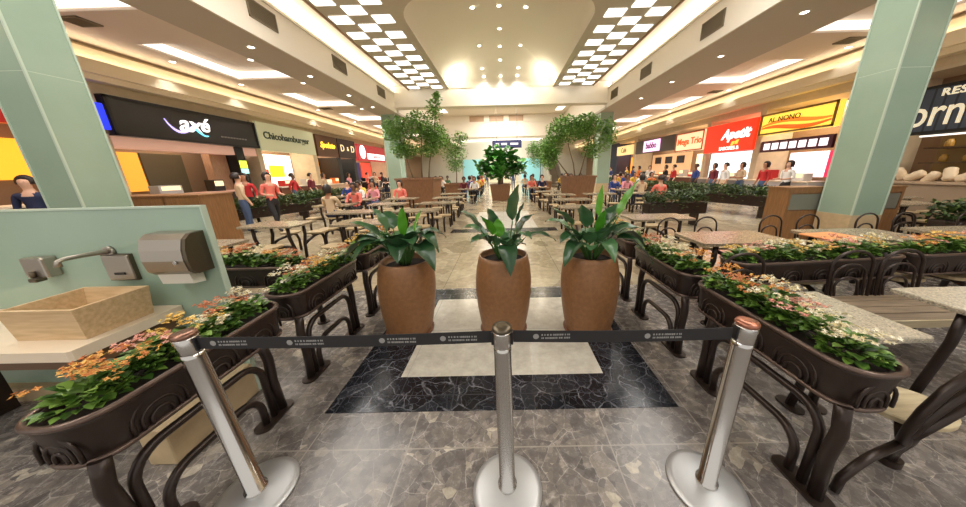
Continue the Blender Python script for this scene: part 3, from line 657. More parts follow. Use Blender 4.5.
KC = {'red': (190, 44, 40), 'silver': (180, 178, 174), 'black': (36, 34, 34), 'white': (230, 226, 222), 'orange': (222, 120, 44)}
COUNTER = {(-1, 'black sign'): 1.15, (-1, 'sage sign'): 1.15, (-1, 'brown sign'): 1.1, (-1, 'crimson sign'): 1.1, (1, 'yellow sign'): 1.0, (1, 'red sign'): 1.0, (1, 'peach sign'): 1.05, (1, 'charcoal sign'): 1.05}
kit(-1, 8.2, 11.0, 'black sign', 1, ['silver', 'black', 'red']); kit(-1, 13, 15.8, 'sage sign', 2, ['red', 'silver', 'white']); kit(-1, 16.6, 18.2, 'brown sign', 3, ['white', 'orange']); kit(-1, 21.2, 25.2, 'crimson sign', 4, ['black', 'white', 'red'])
kit(1, 10, 12.3, 'yellow sign', 5, ['white', 'red', 'silver']); kit(1, 13, 15.4, 'red sign', 6, ['silver', 'black']); kit(1, 16, 18, 'peach sign', 7, ['red', 'silver']); kit(1, 19, 23.2, 'charcoal sign', 8, ['orange', 'silver', 'black'])

# ------------------------------------------------------------------ planter troughs
def stadium(cx, cy, hx, hy, r, n=7):
    return rrect(cx - hx, cy - hy, cx + hx, cy + hy, r, n)
def hoop(mb, c, u, w, h, r, n=9):
    """arch in the plane (u, z) around c"""
    pts = [Vector(c) + Vector(u) * (-w)] + [Vector(c) + Vector(u) * (-w * math.cos(PI * k / n)) + Vector((0, 0, h * (.35 + .65 * math.sin(PI * k / n)))) for k in range(n + 1)] + [Vector(c) + Vector(u) * w]
    mb.tube(pts, r, 6)
def make_trough(L, label, W=.31, z0=.535, z1=.75, aisle=1, inset=.2):
    """long axis local Y, centred; aisle side at local x sign AISLE; nearer end at -Y"""
    t = empty('planter_trough', label, 'planter', group='bronze planter troughs')
    hx, hy = W / 2, L / 2; r = hx * .85
    ring = lambda z, d: [(x, y, z) for x, y in stadium(0, 0, hx + d, hy + d, r + d)]
    MB().loft([ring(z0, -.045), ring(z0 + .02, -.03), ring(z0 + .1, -.022), ring(z1 - .03, -.012), ring(z1, -.006), ring(z1, -.03), ring(z1 - .1, -.035)], cap=True).build('trough_body', M['bronze'], t)
    mb = MB(); mb.tube(ring(z1, -.012), .014, 8, loop=True); mb.build('rim', M['bronze_rim'], t)
    mb = MB(); mb.tube(ring(z0 + .015, -.03), .013, 8, loop=True); mb.build('bottom_rail', M['bronze_rim'], t)
    MB().prism(stadium(0, 0, hx - .037, hy - .037, r - .037), z1 - .09, z1 - .045).build('soil', M['soil'], t)
    n = max(2, int(L / .3))
    def orn(c, u, sizes):
        a = MB()
        for w, h in sizes: hoop(a, c, u, w, h, .0075)
        a.build('arch_ornament', M['bronze'], t)
    for s in (-1, 1):
        for k in range(n): orn((s * (hx - .022), -hy + r * .8 + (2 * hy - 1.6 * r) * (k + .5) / n, z0 + .03), (0, 1, 0), ((.10, .135), (.07, .095), (.04, .055)))
        orn((0, s * (hy - .024), z0 + .035), (1, 0, 0), ((.08, .13), (.05, .09), (.025, .05)))
    for s in (-1, 1):
        if s != (aisle or 1): continue
        x = s * (hx - .06); ends = (-hy + .03, hy - inset)
        for ye, e in zip(ends, (-1, 1)):
            mb = MB(); mb.tube([(x, ye + e * -.02, z0 + .02), (x, ye - e * .01, z0 - .05), (x, ye, .42), (x, ye - e * .012, .25), (x, ye - e * .0, .012)], .03, 10); mb.build('leg', M['bronze'], t)
            MB().prism(stadium(x, ye - e * (.065 if aisle else 0), .055, .135 if aisle else .06, .05), 0, .014).build('foot_plate', M['bronze'], t)
        if not aisle: continue
        for zz, off in ((.46, .065), (.25, .13)):
            a, b = ends[0] + off, ends[1] - off; rr = min(.13, zz * .5); arc = [PI / 2 * k / 6 for k in range(1, 7)]
            pts = [(x, a, .012), (x, a, zz - rr)] + [(x, a + rr * (1 - math.cos(q)), zz - rr + rr * math.sin(q)) for q in arc]
            pts += [(x, b - rr * (1 - math.cos(q)), zz - rr + rr * math.sin(q)) for q in arc[::-1]] + [(x, b, zz - rr), (x, b, .012)]
            mb = MB(); mb.tube(pts, .021, 8); mb.build('leg_tube', M['bronze'], t)
    return t

# flowering clumps
def clump_meshes(seed):
    r = random.Random(seed); f = MB(); b = MB()
    for k in range(100):
        a = r.uniform(0, 2 * PI); rad = .105 * math.sqrt(r.random()); z = .03 + .12 * (1 - (rad / .125) ** 2) * r.uniform(.35, 1)
        el = r.uniform(-.15, .7); d = (math.cos(a) * math.cos(el), math.sin(a) * math.cos(el), math.sin(el))
        f.leaf((rad * math.cos(a) * .8, rad * math.sin(a) * .8, z), d, (0, 0, 1), r.uniform(.042, .062), r.uniform(.03, .044))
    for k in range(12):
        a = r.uniform(0, 2 * PI); rad = .11 * math.sqrt(r.random()); cx, cy = rad * math.cos(a), rad * math.sin(a); cz = .195 - 4.5 * rad * rad + r.uniform(-.02, .025)
        for q in range(9):
            u = r.uniform(0, 2 * PI); s_ = .03 * math.sqrt(r.random()); p = Vector((cx + s_ * math.cos(u), cy + s_ * math.sin(u), cz + r.uniform(-.008, .008)))
            n = Vector((r.uniform(-.6, .6), r.uniform(-.6, .6), 1)).normalized(); t1 = n.orthogonal().normalized(); t2 = n.cross(t1); s0 = r.uniform(.007, .0115); ph = r.uniform(0, 1)
            c = b.bm.verts.new(p); vs = []
            for i in range(8):
                an = ph + i * PI / 4; rr = s0 * (1.25 if i % 2 == 0 else .55)
                vs.append(b.bm.verts.new(p + (t1 * math.cos(an) + t2 * math.sin(an)) * rr + n * .004))
            for i in range(8): b.bm.faces.new((c, vs[i], vs[(i + 1) % 8]))
    return f, b
CLUMP = []
for s in range(4):
    f, b = clump_meshes(20 + s)
    fm = f.mesh('foliage', M['leaf_clump'])
    bmx = b.mesh('blossoms', M['fl_white'])
    CLUMP.append((fm, {c: (lambda m: (m.materials.clear(), m.materials.append(M['fl_' + c]), m)[2])(bmx.copy()) for c in FL}))
def clump(x, y, z, colr, label, group, sc=1.0):
    k = R.randrange(4); t = empty('kalanchoe', label, 'flower', (x, y, z), R.uniform(0, 6.28), group)
    t.scale = (sc, sc, sc * R.uniform(.9, 1.1))
    link('foliage', CLUMP[k][0], t); link('blossoms', CLUMP[k][1][colr], t)
def plant_trough(cx, cy, L, rz, cols, where, W=.33):
    n = len(cols)
    for i, c in enumerate(cols):
        v = -L / 2 + .15 + (L - .29) * i / (n - 1); u = R.uniform(-.02, .02)
        x = cx - math.sin(rz) * v + math.cos(rz) * u; y = cy + math.cos(rz) * v + math.sin(rz) * u
        clump(x, y, .70, c, f'{c} flowers, {ORD[i]} clump from the near end of the {where}', 'flowers in ' + where, R.uniform(1.0, 1.2))
O, Y_, W, P, T = 'orange', 'yellow', 'white', 'pink', 'rust'
specs = [(-1.735, 1.25, 1.0, 'trough nearest the sink', [O, O, P, Y_, W, T, W]), (-1.73, 2.30, .96, 'second sink-side trough', [W, T, O, Y_, W, T]),
         (-1.72, 3.32, .96, 'third sink-side trough', [Y_, Y_, T, Y_, O, W]),
         (1.635, 1.45, 1.04, 'trough nearest the granite tables', [W, W, P, W, O, T, O]), (1.64, 2.52, .98, 'second trough past the red-capped post', [O, W, W, W, P, T]),
         (1.65, 3.56, .96, 'third trough past the red-capped post', [W, P, T, O, Y_, Y_])]
for x, y, L, where, cols in specs:
    t = make_trough(L, 'dark bronze planter on curved legs, ' + where, aisle=-1 if x > 0 else 1); t.location = (x, y, 0)
    plant_trough(x, y, L, 0, cols, where)
# troughs running across
for x, y, L, rz, where, cols in ((3.0, 2.48, 1.75, PI / 2 + .07, 'cross trough behind the bench', [W, Y_, W, P, Y_, W, Y_, W, P, Y_]), (4.85, 2.62, 1.75, PI / 2 + .07, 'cross trough before the green column', [Y_, P, Y_, O, Y_, P, O, Y_, P, O]),
                                 (-2.62, 2.62, 1.1, PI / 2, 'cross trough behind the sink wall', [T, O, W, T, O, Y_])):
    t = make_trough(L, 'dark bronze planter trough, ' + where, aisle=0, inset=.03); t.location = (x, y, 0); t.rotation_euler.z = rz
    plant_trough(x, y, L, rz, cols, where)

# ------------------------------------------------------------------ stanchions and belts
def stanchion(x, y, lean, label, capm):
    t = empty('stanchion', label, 'stanchion', (x, y, 0), 0, 'crowd control posts')
    MB().lathe([(.172, 0), (.182, .006), (.18, .012), (.15, .02), (.08, .03), (.045, .034)], 40).build('base', M['chrome_disc'], t)
    sk = lambda mb: mb
    def leaned(mb):
        for v in mb.bm.verts: v.co.x += lean * (v.co.z - .03)
        return mb
    leaned(MB().lathe([(.05, .028), (.05, .045), (.04, .05), (.0395, .86), (.0395, .885)], 32)).build('pole', M['chrome'], t)
    leaned(MB().lathe([(.041, .885), (.0425, .89), (.0425, .955), (.041, .96)], 32)).build('belt_cassette', M['chrome'], t)
    [leaned(MB().box(a, -.014, .893, a + .012, .014, .955, .003)).build('belt_clip', M['black'], t) for a in (.036, -.048)]
    leaned(MB().lathe([(.041, .96), (.0435, .963), (.0435, .972), (.04, .98), (.02, .983)], 32)).build('cap', capm, t)
    return t
SY = 1.02
stanchion(-1.345, SY, -.075, 'chrome post with brownish cap beside the sink-side flower trough', mat('brown_cap', srgb(140, 104, 88), .3, .8))
stanchion(-.012, SY, -.008, 'chrome post standing mid-aisle between the two belts', M['steel_dark'])
stanchion(1.035, SY, .012, 'chrome post with reddish cap beside the granite-table trough', mat('red_reflection_cap', srgb(176, 118, 96), .3, .8))  # red reflection put into the cap colour
def belt(x0, z0, x1, z1, spots, label):
    t = empty('retractable_belt', label, 'belt', (0, SY, 0), 0, 'black barrier belts')
    mb = MB(); n = 16; rings = []
    for k in range(n + 1):
        f = k / n; x = x0 + (x1 - x0) * f; z = z0 + (z1 - z0) * f - .008 * math.sin(PI * f)
        rings.append([(x, -.0012, z - .029), (x, .0012, z - .029), (x, .0012, z + .029), (x, -.0012, z + .029)])
    mb.loft(rings, smooth=False); mb.build('webbing', M['belt'], t)
    for sx_ in spots:
        f = (sx_ - x0) / (x1 - x0); zc = z0 + (z1 - z0) * f - .008 * math.sin(PI * f); m = MB(); rr = random.Random(5)
        m.loft([[(sx_ + .013 * math.cos(2 * PI * k / 12), yy, zc + .013 * math.sin(2 * PI * k / 12)) for k in range(12)] for yy in (-.0012, -.002)])
        for row, zz in ((0, .007), (1, -.009)):
            x = sx_ + .024
            while x < sx_ + .15:
                w = rr.uniform(.004, .008); m.box(x, -.002, zc + zz - .004, x + w, -.0012, zc + zz + .004); x += w + rr.choice((.002, .002, .006))
        m.build('printed_mark', M['print'], t)
belt(-1.37, .925, -.06, .928, (-1.3, -.96, -.55, -.28), 'black webbing belt stretched from the sink-side post to the middle post')
belt(.03, .928, .99, .92, (.13, .62), 'black webbing belt stretched from the middle post to the red-capped post')

# ------------------------------------------------------------------ terracotta pots and plants
def pot(x, y, label, h=.82, lean=0):
    t = empty('plant_pot', label, 'pot', (x, y, 0), 0, 'tall terracotta pots')
    prof = [(.20, .004), (.213, .0), (.222, .02), (.245, .12), (.268, .28), (.282, .45), (.282, .58), (.27, .7), (.25, .79), (.243, h), (.228, h + .004), (.222, h - .02), (.22, h - .07)]
    mb = MB().lathe(prof, 40)
    for v in mb.bm.verts: v.co.x += lean * v.co.z
    mb.build('pot_body', M['terracotta'], t)
    MB().lathe([(.23, 0), (.245, .003), (.25, .02), (.245, .026), (.2, .022)], 32).build('saucer', M['terracotta_in'], t)
    MB().lathe([(.215, h - .06), (.02, h - .045)], 24, (lean * h, 0)).build('soil', M['soil'], t)
    return t
pot(-1.03, 2.52, 'brown terracotta pot holding the drooping-leaved plant, nearest the sink side', .80, .05)
pot(-.025, 2.53, 'brown terracotta pot in the middle of the three', .83, .015)
pot(.86, 2.49, 'brown terracotta pot nearest the granite tables, plant with upright leaves', .83, -.02)
def big_leaf(mb, st, base, tip, W, bend, petiole=.4, cup=.34):
    b, t = Vector(base), Vector(tip); c = (b + t) / 2 + Vector((0, 0, bend)) + (b - t) * .08
    bez = lambda u: b * (1 - u) ** 2 + c * 2 * u * (1 - u) + t * u * u
    st.tube([bez(petiole * k / 5) for k in range(6)], [.009 - .0006 * k for k in range(6)], 6)
    n = 9; rows = []
    side = (t - b).cross(Vector((0, 0, 1)))
    if side.length < .05: side = Vector((1, .2, 0))
    side.normalize()
    for k in range(n + 1):
        u = petiole + (1 - petiole) * k / n; p = bez(u); d = (bez(min(1, u + .02)) - bez(u - .02)).normalized(); nn = side.cross(d).normalized()
        f = k / n; w = W * (math.sin(PI * min(1, f ** .72)) ** .8 + .03) * (1 if f < .97 else .15)
        rows.append([p + side * w * a + nn * (abs(a) * w * cup + .006 * math.sin(k * 1.7 + a * 3)) for a in (-.5, -.27, 0, .27, .5)])
    mb.loft(rows, closed=False)
def pot_plant(x, y, z, tips, label, lean=0):
    t = empty('potted_plant', label, 'plant', (x, y, z), 0, 'plants in the terracotta pots')
    d = MB(); b = MB(); s = MB()
    for i, (dx, dy, dz, w, bright, bend) in enumerate(tips):
        a = math.atan2(dy, dx); base = (.05 * math.cos(a), .05 * math.sin(a), 0)
        big_leaf(b if bright else d, s, base, (dx, dy, dz), w, bend, (.58 if dz > .66 else .46) if bright else (.5 if dz > .45 else .36))
    d.build('leaf_mass', M['leaf_dark'], t); b.build('backlit_leaf', M['leaf_backlit'], t); s.build('stem', M['stem'], t)
Ra = random.Random(3)
def fill(n, rr, z0, z1, w=.1):
    out = []
    for k in range(n):
        a = 2 * PI * k / n + Ra.uniform(-.3, .3); r_ = rr * Ra.uniform(.7, 1.1)
        out.append((r_ * math.cos(a), r_ * math.sin(a), Ra.uniform(z0, z1), w * Ra.uniform(.8, 1.2), 0, Ra.uniform(.14, .24)))
    return out
pot_plant(-1.0, 2.52, .76, [(-.44, -.08, .44, .19, 0, .2), (-.54, -.12, .06, .24, 0, .46), (-.52, .1, .2, .19, 0, .35), (-.36, -.28, .10, .22, 0, .42), (.36, -.05, .12, .22, 0, .44), (.36, -.24, .0, .22, 0, .42), (.40, .15, .22, .18, 0, .35), (.08, -.12, .58, .09, 1, .1), (.2, .1, .54, 0.115, 1, .12), (-.12, -.2, .36, 0.108, 1, .16), (-.22, .2, .5, .16, 0, .2), (.2, -.28, .26, .16, 0, .28), (.05, -.3, .1, .17, 0, .36), (-.25, .0, .56, .17, 0, .15)] + fill(14, .3, .08, .36, .16), 'dark green plant with drooping leaves in the sink-side pot')
pot_plant(-.01, 2.53, .78, [(-.40, -.08, .50, .24, 0, .16), (-.42, .1, .30, .19, 0, .25), (-.2, -.16, .46, 0.158, 1, .14), (.16, .1, .72, .19, 0, .08), (.22, -.02, .58, .16, 0, .12), (.50, -.1, .20, .13, 0, .3), (.32, .12, .42, .15, 0, .2), (.06, -.32, -.06, .17, 0, .4), (-.05, -.05, .42, 0.115, 1, .12), (-.3, -.2, .22, .15, 0, .25), (.26, -.2, .25, .15, 0, .26), (-.15, .1, .5, .16, 0, .12)] + fill(11, .25, .1, .34, .13), 'green plant in the middle pot with a long sideways leaf')
pot_plant(.85, 2.49, .78, [(.40, .02, .74, 0.144, 1, .02), (.10, .1, .70, .07, 1, .05), (-.40, -.05, .5, .2, 0, .2), (-.44, .1, .36, .18, 0, .25), (-.34, -.15, .2, .18, 0, .3), (-.32, -.25, .0, .16, 0, .38), (.42, -.1, .3, .2, 0, .25), (.54, .05, .08, .2, 0, .42), (.50, -.2, .0, .19, 0, .44), (.2, -.1, .45, .15, 0, .15), (.05, -.15, .5, 0.108, 1, .1), (-.15, -.1, .54, .17, 0, .15), (.3, .2, .5, .15, 0, .15), (.1, -.32, .06, .16, 0, .36)] + fill(14, .3, .08, .38, .15), 'dark green plant with two tall backlit-coloured leaves, in the pot near the granite tables')

# ------------------------------------------------------------------ sink corner
mb = MB().box(-4.2, 1.72, 0, -1.965, 1.745, 1.45); o = mb.build('sink_wall', M['green']); tag(o, 'pale green half-height glass wall carrying the wash basin fittings', 'wall panel'); o['kind'] = 'structure'
mb = MB().box(-4.2, 1.715, 1.45, -1.957, 1.75, 1.462).box(-1.965, 1.715, 0, -1.957, 1.75, 1.45); o = mb.build('trim_10', M['green_edge']); tag(o, 'pale glass edge trim of the sink wall', 'trim'); o['kind'] = 'structure'
t = empty('vanity_counter', 'cream stone counter under the basin against the green wall', 'counter', (-2.315, 1.72, .70))
MB().prism([(-1.9, -.005), (-1.9, -.52), (-.012, -.52), (0, -.508), (0, -.005)], 0, .06).build('counter_slab', M['counter'], t)
MB().box(-1.5, -.45, -.1, -.05, -.03, 0).build('support_beam', flat('brown_beam', (110, 82, 56)), t)
for x in (-.2, -1.4): MB().box(x - .03, -.35, -.70, x + .03, -.1, -.1).build('support_leg', M['bronze'], t)
t = empty('wash_basin', 'square travertine vessel basin on the cream counter', 'sink', (-2.585, 1.465, .7602))
mb = MB(); hx, hy, h = .215, .165, .19
rg = lambda a, b, z: [(-a, -b, z), (a, -b, z), (a, b, z), (-a, b, z)]
mb.loft([rg(hx - .015, hy - .015, 0), rg(hx, hy, h), rg(hx - .018, hy - .018, h), rg(hx - .06, hy - .06, .04)], smooth=False)
mb.build('basin_body', M['basin'], t)
MB().lathe([(.022, .041), (.02, .045), (.008, .043)], 16).build('drain', M['steel'], t)
t = empty('soap_dispenser', 'small square steel soap dispenser on the green wall', 'soap dispenser', (-3.12, 1.72, .99))
MB().box(-.075, -.07, .02, .075, 0, .16, .012).build('body', M['steel'], t); MB().box(-.02, -.1, .0, .03, -.05, .025, .005).build('push_lever', M['steel_dark'], t); MB().lathe([(.012, .03), (.012, .07)], 12, (0, -.082)).build('sight_glass', M['steel_dark'], t)
t = empty('faucet', 'wall-mounted steel spout reaching over the basin', 'faucet', (-2.66, 1.72, 1.17))
mb = MB(); mb.tube([(0, -.0, 0), (-.0, -.02, 0)], [.035, .035], 20); mb.build('wall_flange', M['steel'], t)
mb = MB(); mb.tube([(0, -.01, 0), (0, -.05, .005), (0, -.12, .008), (0, -.2, .008), (0, -.225, .0), (0, -.23, -.03)], [.016, .016, .014, .013, .014, .016], 12); mb.build('spout', M['steel'], t)
t = empty('sensor_plate', 'square steel plate with slot beside the faucet', 'access plate', (-2.62, 1.72, .97))
MB().box(-.09, -.03, 0, .09, 0, .175, .008).build('plate', M['steel'], t); MB().box(-.03, -.036, .04, .04, -.03, .055).build('slot', M['black'], t); MB().box(-.095, -.02, -.006, .095, -.0, .181).build('plate_frame', M['steel_dark'], t)
t = empty('towel_dispenser', 'large rounded steel paper towel dispenser on the green wall', 'paper towel dispenser', (-2.15, 1.72, 1.03))
prof = [(0, 0), (-.10, .0), (-.13, .03), (-.14, .1), (-.135, .17), (-.115, .235), (-.08, .265), (0, .27)]
def extr(pr, x0, x1, sm=False): 
    m = MB(); m.loft([[(x0, y, z) for y, z in pr], [(x1, y, z) for y, z in pr]], smooth=sm); return m
extr(prof, -.135, .13).build('cover', M['steel'], t); extr([(y * .97, z * .985 + .003) for y, z in prof], .13, .155).build('end_cap', M['steel_dark'], t)
extr([(-.02, -.08), (-.09, -.07), (-.1, .0), (-.02, .0)], -.12, .09).build('paper_tray', flat('white_plastic', (226, 220, 204)), t)
MB().lathe([(.012, 0), (.012, .006)], 12).build('lock', M['chrome'], t).matrix_local = Matrix.Translation((.08, -.142, .09)) @ Matrix.Rotation(PI / 2, 4, 'X')

o = MB().box(-2.12, 1.17, 0, -1.955, 1.72, .26, .01).build('stone_plinth', M['stone_base']); tag(o, 'low beige stone plinth standing on the floor behind the flower trough', 'plinth')
o = MB().box(-4.2, 1.66, 0, -2.13, 1.72, .12).build('baseboard_sink', M['stone_base']); tag(o, 'beige stone skirting along the foot of the green sink wall', 'skirting'); o['kind'] = 'structure'

# ------------------------------------------------------------------ granite tables, bench and stool at the near right
def rtop(x0, y0, x1, y1, z, m, name, parent, r=.02, th=.03):
    P = rrect(x0, y0, x1, y1, r, 4)
    return MB().loft([[(x, y, z - th) for x, y in P], [(x, y, z - .006) for x, y in P], [(x * 1.0, y, z) for x, y in rrect(x0 + .006, y0 + .006, x1 - .006, y1 - .006, r, 4)]], smooth=False).build(name, m, parent)
def granite_table(x0, y0, x1, y1, label, tilt=0):
    cx, cy = (x0 + x1) / 2, (y0 + y1) / 2; t = empty('granite_table', label, 'table', (cx, cy, 0), tilt, 'granite tables near the bench')
    hx, hy = (x1 - x0) / 2, (y1 - y0) / 2
    rtop(-hx, -hy, hx, hy, .75, M['granite'], 'tabletop', t)
    for s in (-1, 1):
        mb = MB(); mb.tube([(s * (hx - .08), -.03, .72), (s * (hx - .08), -.03, .5), (s * (hx - .12), .02, .2), (s * (hx - .1), .03, .012)], .026, 8); mb.build('leg', M['bronze'], t)
        MB().prism(stadium(s * (hx - .1), .03, .05, .08, .05), 0, .014).build('foot_plate', M['bronze'], t)
    mb = MB(); mb.tube([(-hx + .08, -.03, .69), (hx - .08, -.03, .69)], .02, 8); mb.build('rail', M['bronze'], t)
granite_table(1.87, 1.19, 2.22, 1.74, 'grey granite table behind the flower trough, beside the stool')
granite_table(2.78, 1.25, 3.75, 1.77, 'grey granite table with its corner over the slatted bench')
def hoop_back(t, x, y, z0, h, w, name='hoop_back'):
    b = link(name, None, t) if False else None
    mb = MB()
    for k, s in enumerate((1, .78, .56)):
        ww, hh = w * s, h * (1 - .26 * k); top = []
        for i in range(13):
            a = PI * i / 12; top.append((x - ww * math.cos(a), y + .03, z0 + hh - ww * .8 + ww * .8 * math.sin(a)))
        mb.tube([(x - ww, y, z0)] + top + [(x + ww, y, z0)], .013 if k == 0 else .01, 8)
    mb.build(name, M['bronze'], t)
t = empty('slatted_bench', 'long weathered wooden bench with two hooped metal backs', 'bench', (3.3, 2.0, 0))
for k in range(4): MB().box(-.42, -.2 + k * .105, .43, .62, -.2 + k * .105 + .098, .46, .006).build('seat_slat', M['slat'], t)
MB().box(-.42, -.215, .40, .62, -.2, .46).build('front_rail', M['seat'], t)
hoop_back(t, -.2, .2, .4, .48, .185); hoop_back(t, .24, .2, .4, .48, .185)
for x in (-.3, .5):
    mb = MB(); mb.tube([(x, -.12, .43), (x, -.14, .25), (x, -.18, .012)], .022, 8); mb.build('leg', M['bronze'], t)
    mb = MB(); mb.tube([(x, .18, .43), (x, .17, .25), (x, .2, .012)], .022, 8); mb.build('leg', M['bronze'], t)
# single hoop chair behind flowers
def hoop_chair(x, y, rz, label, group=None):
    t = empty('hoop_chair', label, 'chair', (x, y, 0), rz, group)
    mb = MB(); mb.loft([[(q, w, z) for q, w in rrect(-.19, -.19, .19, .18, .09, 5)] for z in (.43, .46)], smooth=False); mb.build('seat', M['seat'], t)
    hoop_back(t, 0, .17, .3, .58, .185)
    for sx_ in (-1, 1):
        for sy_ in (-1, 1):
            mb = MB(); mb.tube([(sx_ * .15, sy_ * .13, .43), (sx_ * .16, sy_ * .15, .2), (sx_ * .17, sy_ * .17, 0)], .014, 8); mb.build('leg', M['bronze'], t)
    return t
hoop_chair(2.12, 2.02, 0, 'hoop-backed chair peeking over the trough nearest the granite tables')
# oval stool with arched triple frame
t = empty('oval_stool', 'pale oval seat on an arched triple-tube frame beside the trough end', 'stool', (2.03, 1.1, 0))
mb = MB(); P = [(.10 + .19 * math.cos(2 * PI * k / 28), .05 + .145 * math.sin(2 * PI * k / 28)) for k in range(28)]; Q = [(.10 + .182 * math.cos(2 * PI * k / 28), .05 + .137 * math.sin(2 * PI * k / 28)) for k in range(28)]
mb.loft([[(x, y, .345) for x, y in Q], [(x, y, .352) for x, y in P], [(x, y, .374) for x, y in P], [(x, y, .38) for x, y in Q]], smooth=False); mb.build('seat', M['seat'], t)
for k in range(3):
    mb = MB(); f = k * .07; o_ = k * .022
    mb.tube([(.09 + o_ * .5, .02, .012), (.04 + o_ * .5, -.01, .12), (-.03 + o_, -.06, .25), (-.10 + o_, -.1, .38 - f * .3), (-.09 + o_ * 1.5, -.11, .5 - f * .7), (-.03 + o_ * 2, -.11, .62 - f), (.06 + o_ * 2, -.11, .72 - f), (.22 + o_, -.11, .79 - f), (.5, -.1, .81 - f), (.8, -.1, .8 - f)], .02, 8); mb.build('frame_tube', M['bronze'], t)
mb = MB(); mb.tube([(-.37, -.12, .014), (-.36, -.12, .1), (-.31, -.12, .18), (-.22, -.1, .215), (-.02, -.055, .235)], .02, 8); mb.build('stretcher', M['bronze'], t)
MB().prism(stadium(.10, .02, .045, .045, .04), 0, .04).build('foot', M['bronze'], t)
mb = MB(); mb.tube([(.06, .03, .35), (0, -.02, .3), (-.03, -.055, .26)], .018, 8); mb.build('seat_bracket', M['bronze'], t)
mb = MB(); mb.tube([(.8, -.1, .8), (.9, -.1, .72), (.93, -.1, .0)], .02, 8); mb.build('leg', M['bronze'], t)

# ------------------------------------------------------------------ cabinets
def cabinet(x0, y0, x1, y1, h, label, hatch, face='y'):
    t = empty('tray_cabinet', label, 'cabinet', ((x0 + x1) / 2, (y0 + y1) / 2, 0), 0, 'brown tray cabinets'); hx, hy = (x1 - x0) / 2, (y1 - y0) / 2
    MB().box(-hx, -hy + .02, 0, hx, hy, h).build('carcass', M['cabinet'], t)
    MB().box(-hx - .015, -hy - .005, h, hx + .015, hy + .015, h + .03).build('top_board', M['cabinet'], t)
    if hatch:
        MB().box(-hx, -hy, 0, hx, -hy + .02, h * .55).build('door', M['cabinet'], t)
        MB().box(-hx + .06, -hy + .005, h * .62, hx - .06, -hy + .02, h * .9).build('tray_opening', flat('hatch_grey', (120, 120, 108)), t)
        f = MB().box(-hx, -hy, h * .55, hx, -hy + .02, h * .6).box(-hx, -hy, h * .92, hx, -hy + .02, h).box(-hx, -hy, h * .6, -hx + .05, -hy + .02, h * .92).box(hx - .05, -hy, h * .6, hx, -hy + .02, h * .92); f.build('face_frame', M['cabinet'], t)
    else:
        n = max(1, round(2 * hx / .6))
        for k in range(n):
            w = 2 * hx / n; MB().box(-hx + k * w + .008, -hy, .05, -hx + (k + 1) * w - .008, -hy + .02, h - .02).build('door', M['cabinet'], t)
cabinet(5.85, 5.5, 6.62, 5.95, 1.14, 'brown tray cabinet with open hatch against the green column', True)
cabinet(7.75, 5.5, 8.2, 5.95, 1.12, 'narrow brown cabinet past the green column, yellow-sign side', True)
cabinet(-6.88, 5.42, -6.17, 6.12, 1.28, 'brown cabinet ending the row behind the sink wall', False)
cabinet(-8.3, 5.42, -6.9, 6.12, 1.28, 'wider brown cabinet behind the sink wall, nearer the green column', False)

# ------------------------------------------------------------------ fixed dining sets across the court
def make_set(long=1.1, hoops=False):
    t = empty('dining_set', 'x', 'table')
    hx, hy = long / 2, .31
    P = rrect(-hx, -hy, hx, hy, .06, 4)
    MB().loft([[(x, y, .715) for x, y in P], [(x, y, .75) for x, y in P]], smooth=False).build('tabletop', M['granite_far'], t)
    for s in (-1, 1):
        x = s * (hx - .22); mb = MB()
        mb.tube([(x, -.2, .70), (x, -.2, .5), (x, -.14, .3), (x, -.12, .012)], .03, 8); mb.tube([(x, .2, .70), (x, .2, .5), (x, .14, .3), (x, .12, .012)], .03, 8)
        mb.tube([(x, -.2, .69), (x, .2, .69)], .02, 6); mb.build('leg_frame', M['bronze'], t)
    SP = rrect(-.17, -.16, .17, .16, .1, 4)
    for sx_ in (-1, 1):
        for sy_ in (-1, 1):
            x, y = sx_ * (hx - .26), sy_ * .62
            st = MB().loft([[(x + a, y + b, .43) for a, b in SP], [(x + a, y + b, .462) for a, b in SP]], smooth=False).build('seat', M['seat_far'], t)
            mb = MB(); mb.tube([(x + sx_ * .04, sy_ * .14, .3), (x + sx_ * .04, sy_ * .3, .36), (x, sy_ * .5, .39), (x, sy_ * .66, .40), (x, sy_ * .76, .36), (x, sy_ * .8, .25), (x, sy_ * .8, .0)], .028, 8); mb.build('seat_arm', M['bronze'], st)
            if sy_ > 0 and hoops:
                mb = MB()
                for s, h in ((1, .86), (.7, .74)):
                    mb.tube([(x - .17 * s, y + .17, .44)] + [(x - .17 * s * math.cos(PI * i / 8), y + .2, h - .14 + .14 * s * math.sin(PI * i / 8)) for i in range(9)] + [(x + .17 * s, y + .17, .44)], .013, 6)
                mb.build('hoop_back', M['bronze'], st)
    return t
SET = {}; SETS = {}
def place_set(sd, row, colm, x, y):
    lab = f'granite table with fixed seats, {SIDE[sd]}, {ORD[row]} row back, {ORD[colm]} from the aisle'
    hp = row == 0 and sd > 0
    if hp not in SET:
        SET[hp] = make_set(hoops=hp); o = SET[hp]; o.location = (x, y, 0); o['label'] = lab; o['group'] = 'fixed dining sets'
    else: o = dup(SET[hp], (x, y, 0), 0, lab, 'fixed dining sets')
    SETS[(sd, row, colm)] = o
KEEP = [(-7.9, 9.0, 1.3, 1.9), (-8.3, 12.4, 1.1, 2.1), (4.85, 7.55, 1.5, 1.0), (7.9, 9.6, 1.2, 2.0), (7.6, 12.8, .9, 2.2), (-2.7, 2.65, .7, 1.1), (3.4, 12.5, 1.4, 1.5), (-3.95, 13, 1.5, 1.8)]
rowsL = [3.5, 5.05, 6.6, 8.2, 9.9, 11.6]; rowsR = [3.3, 4.9, 6.6, 8.3, 10.0, 11.7]
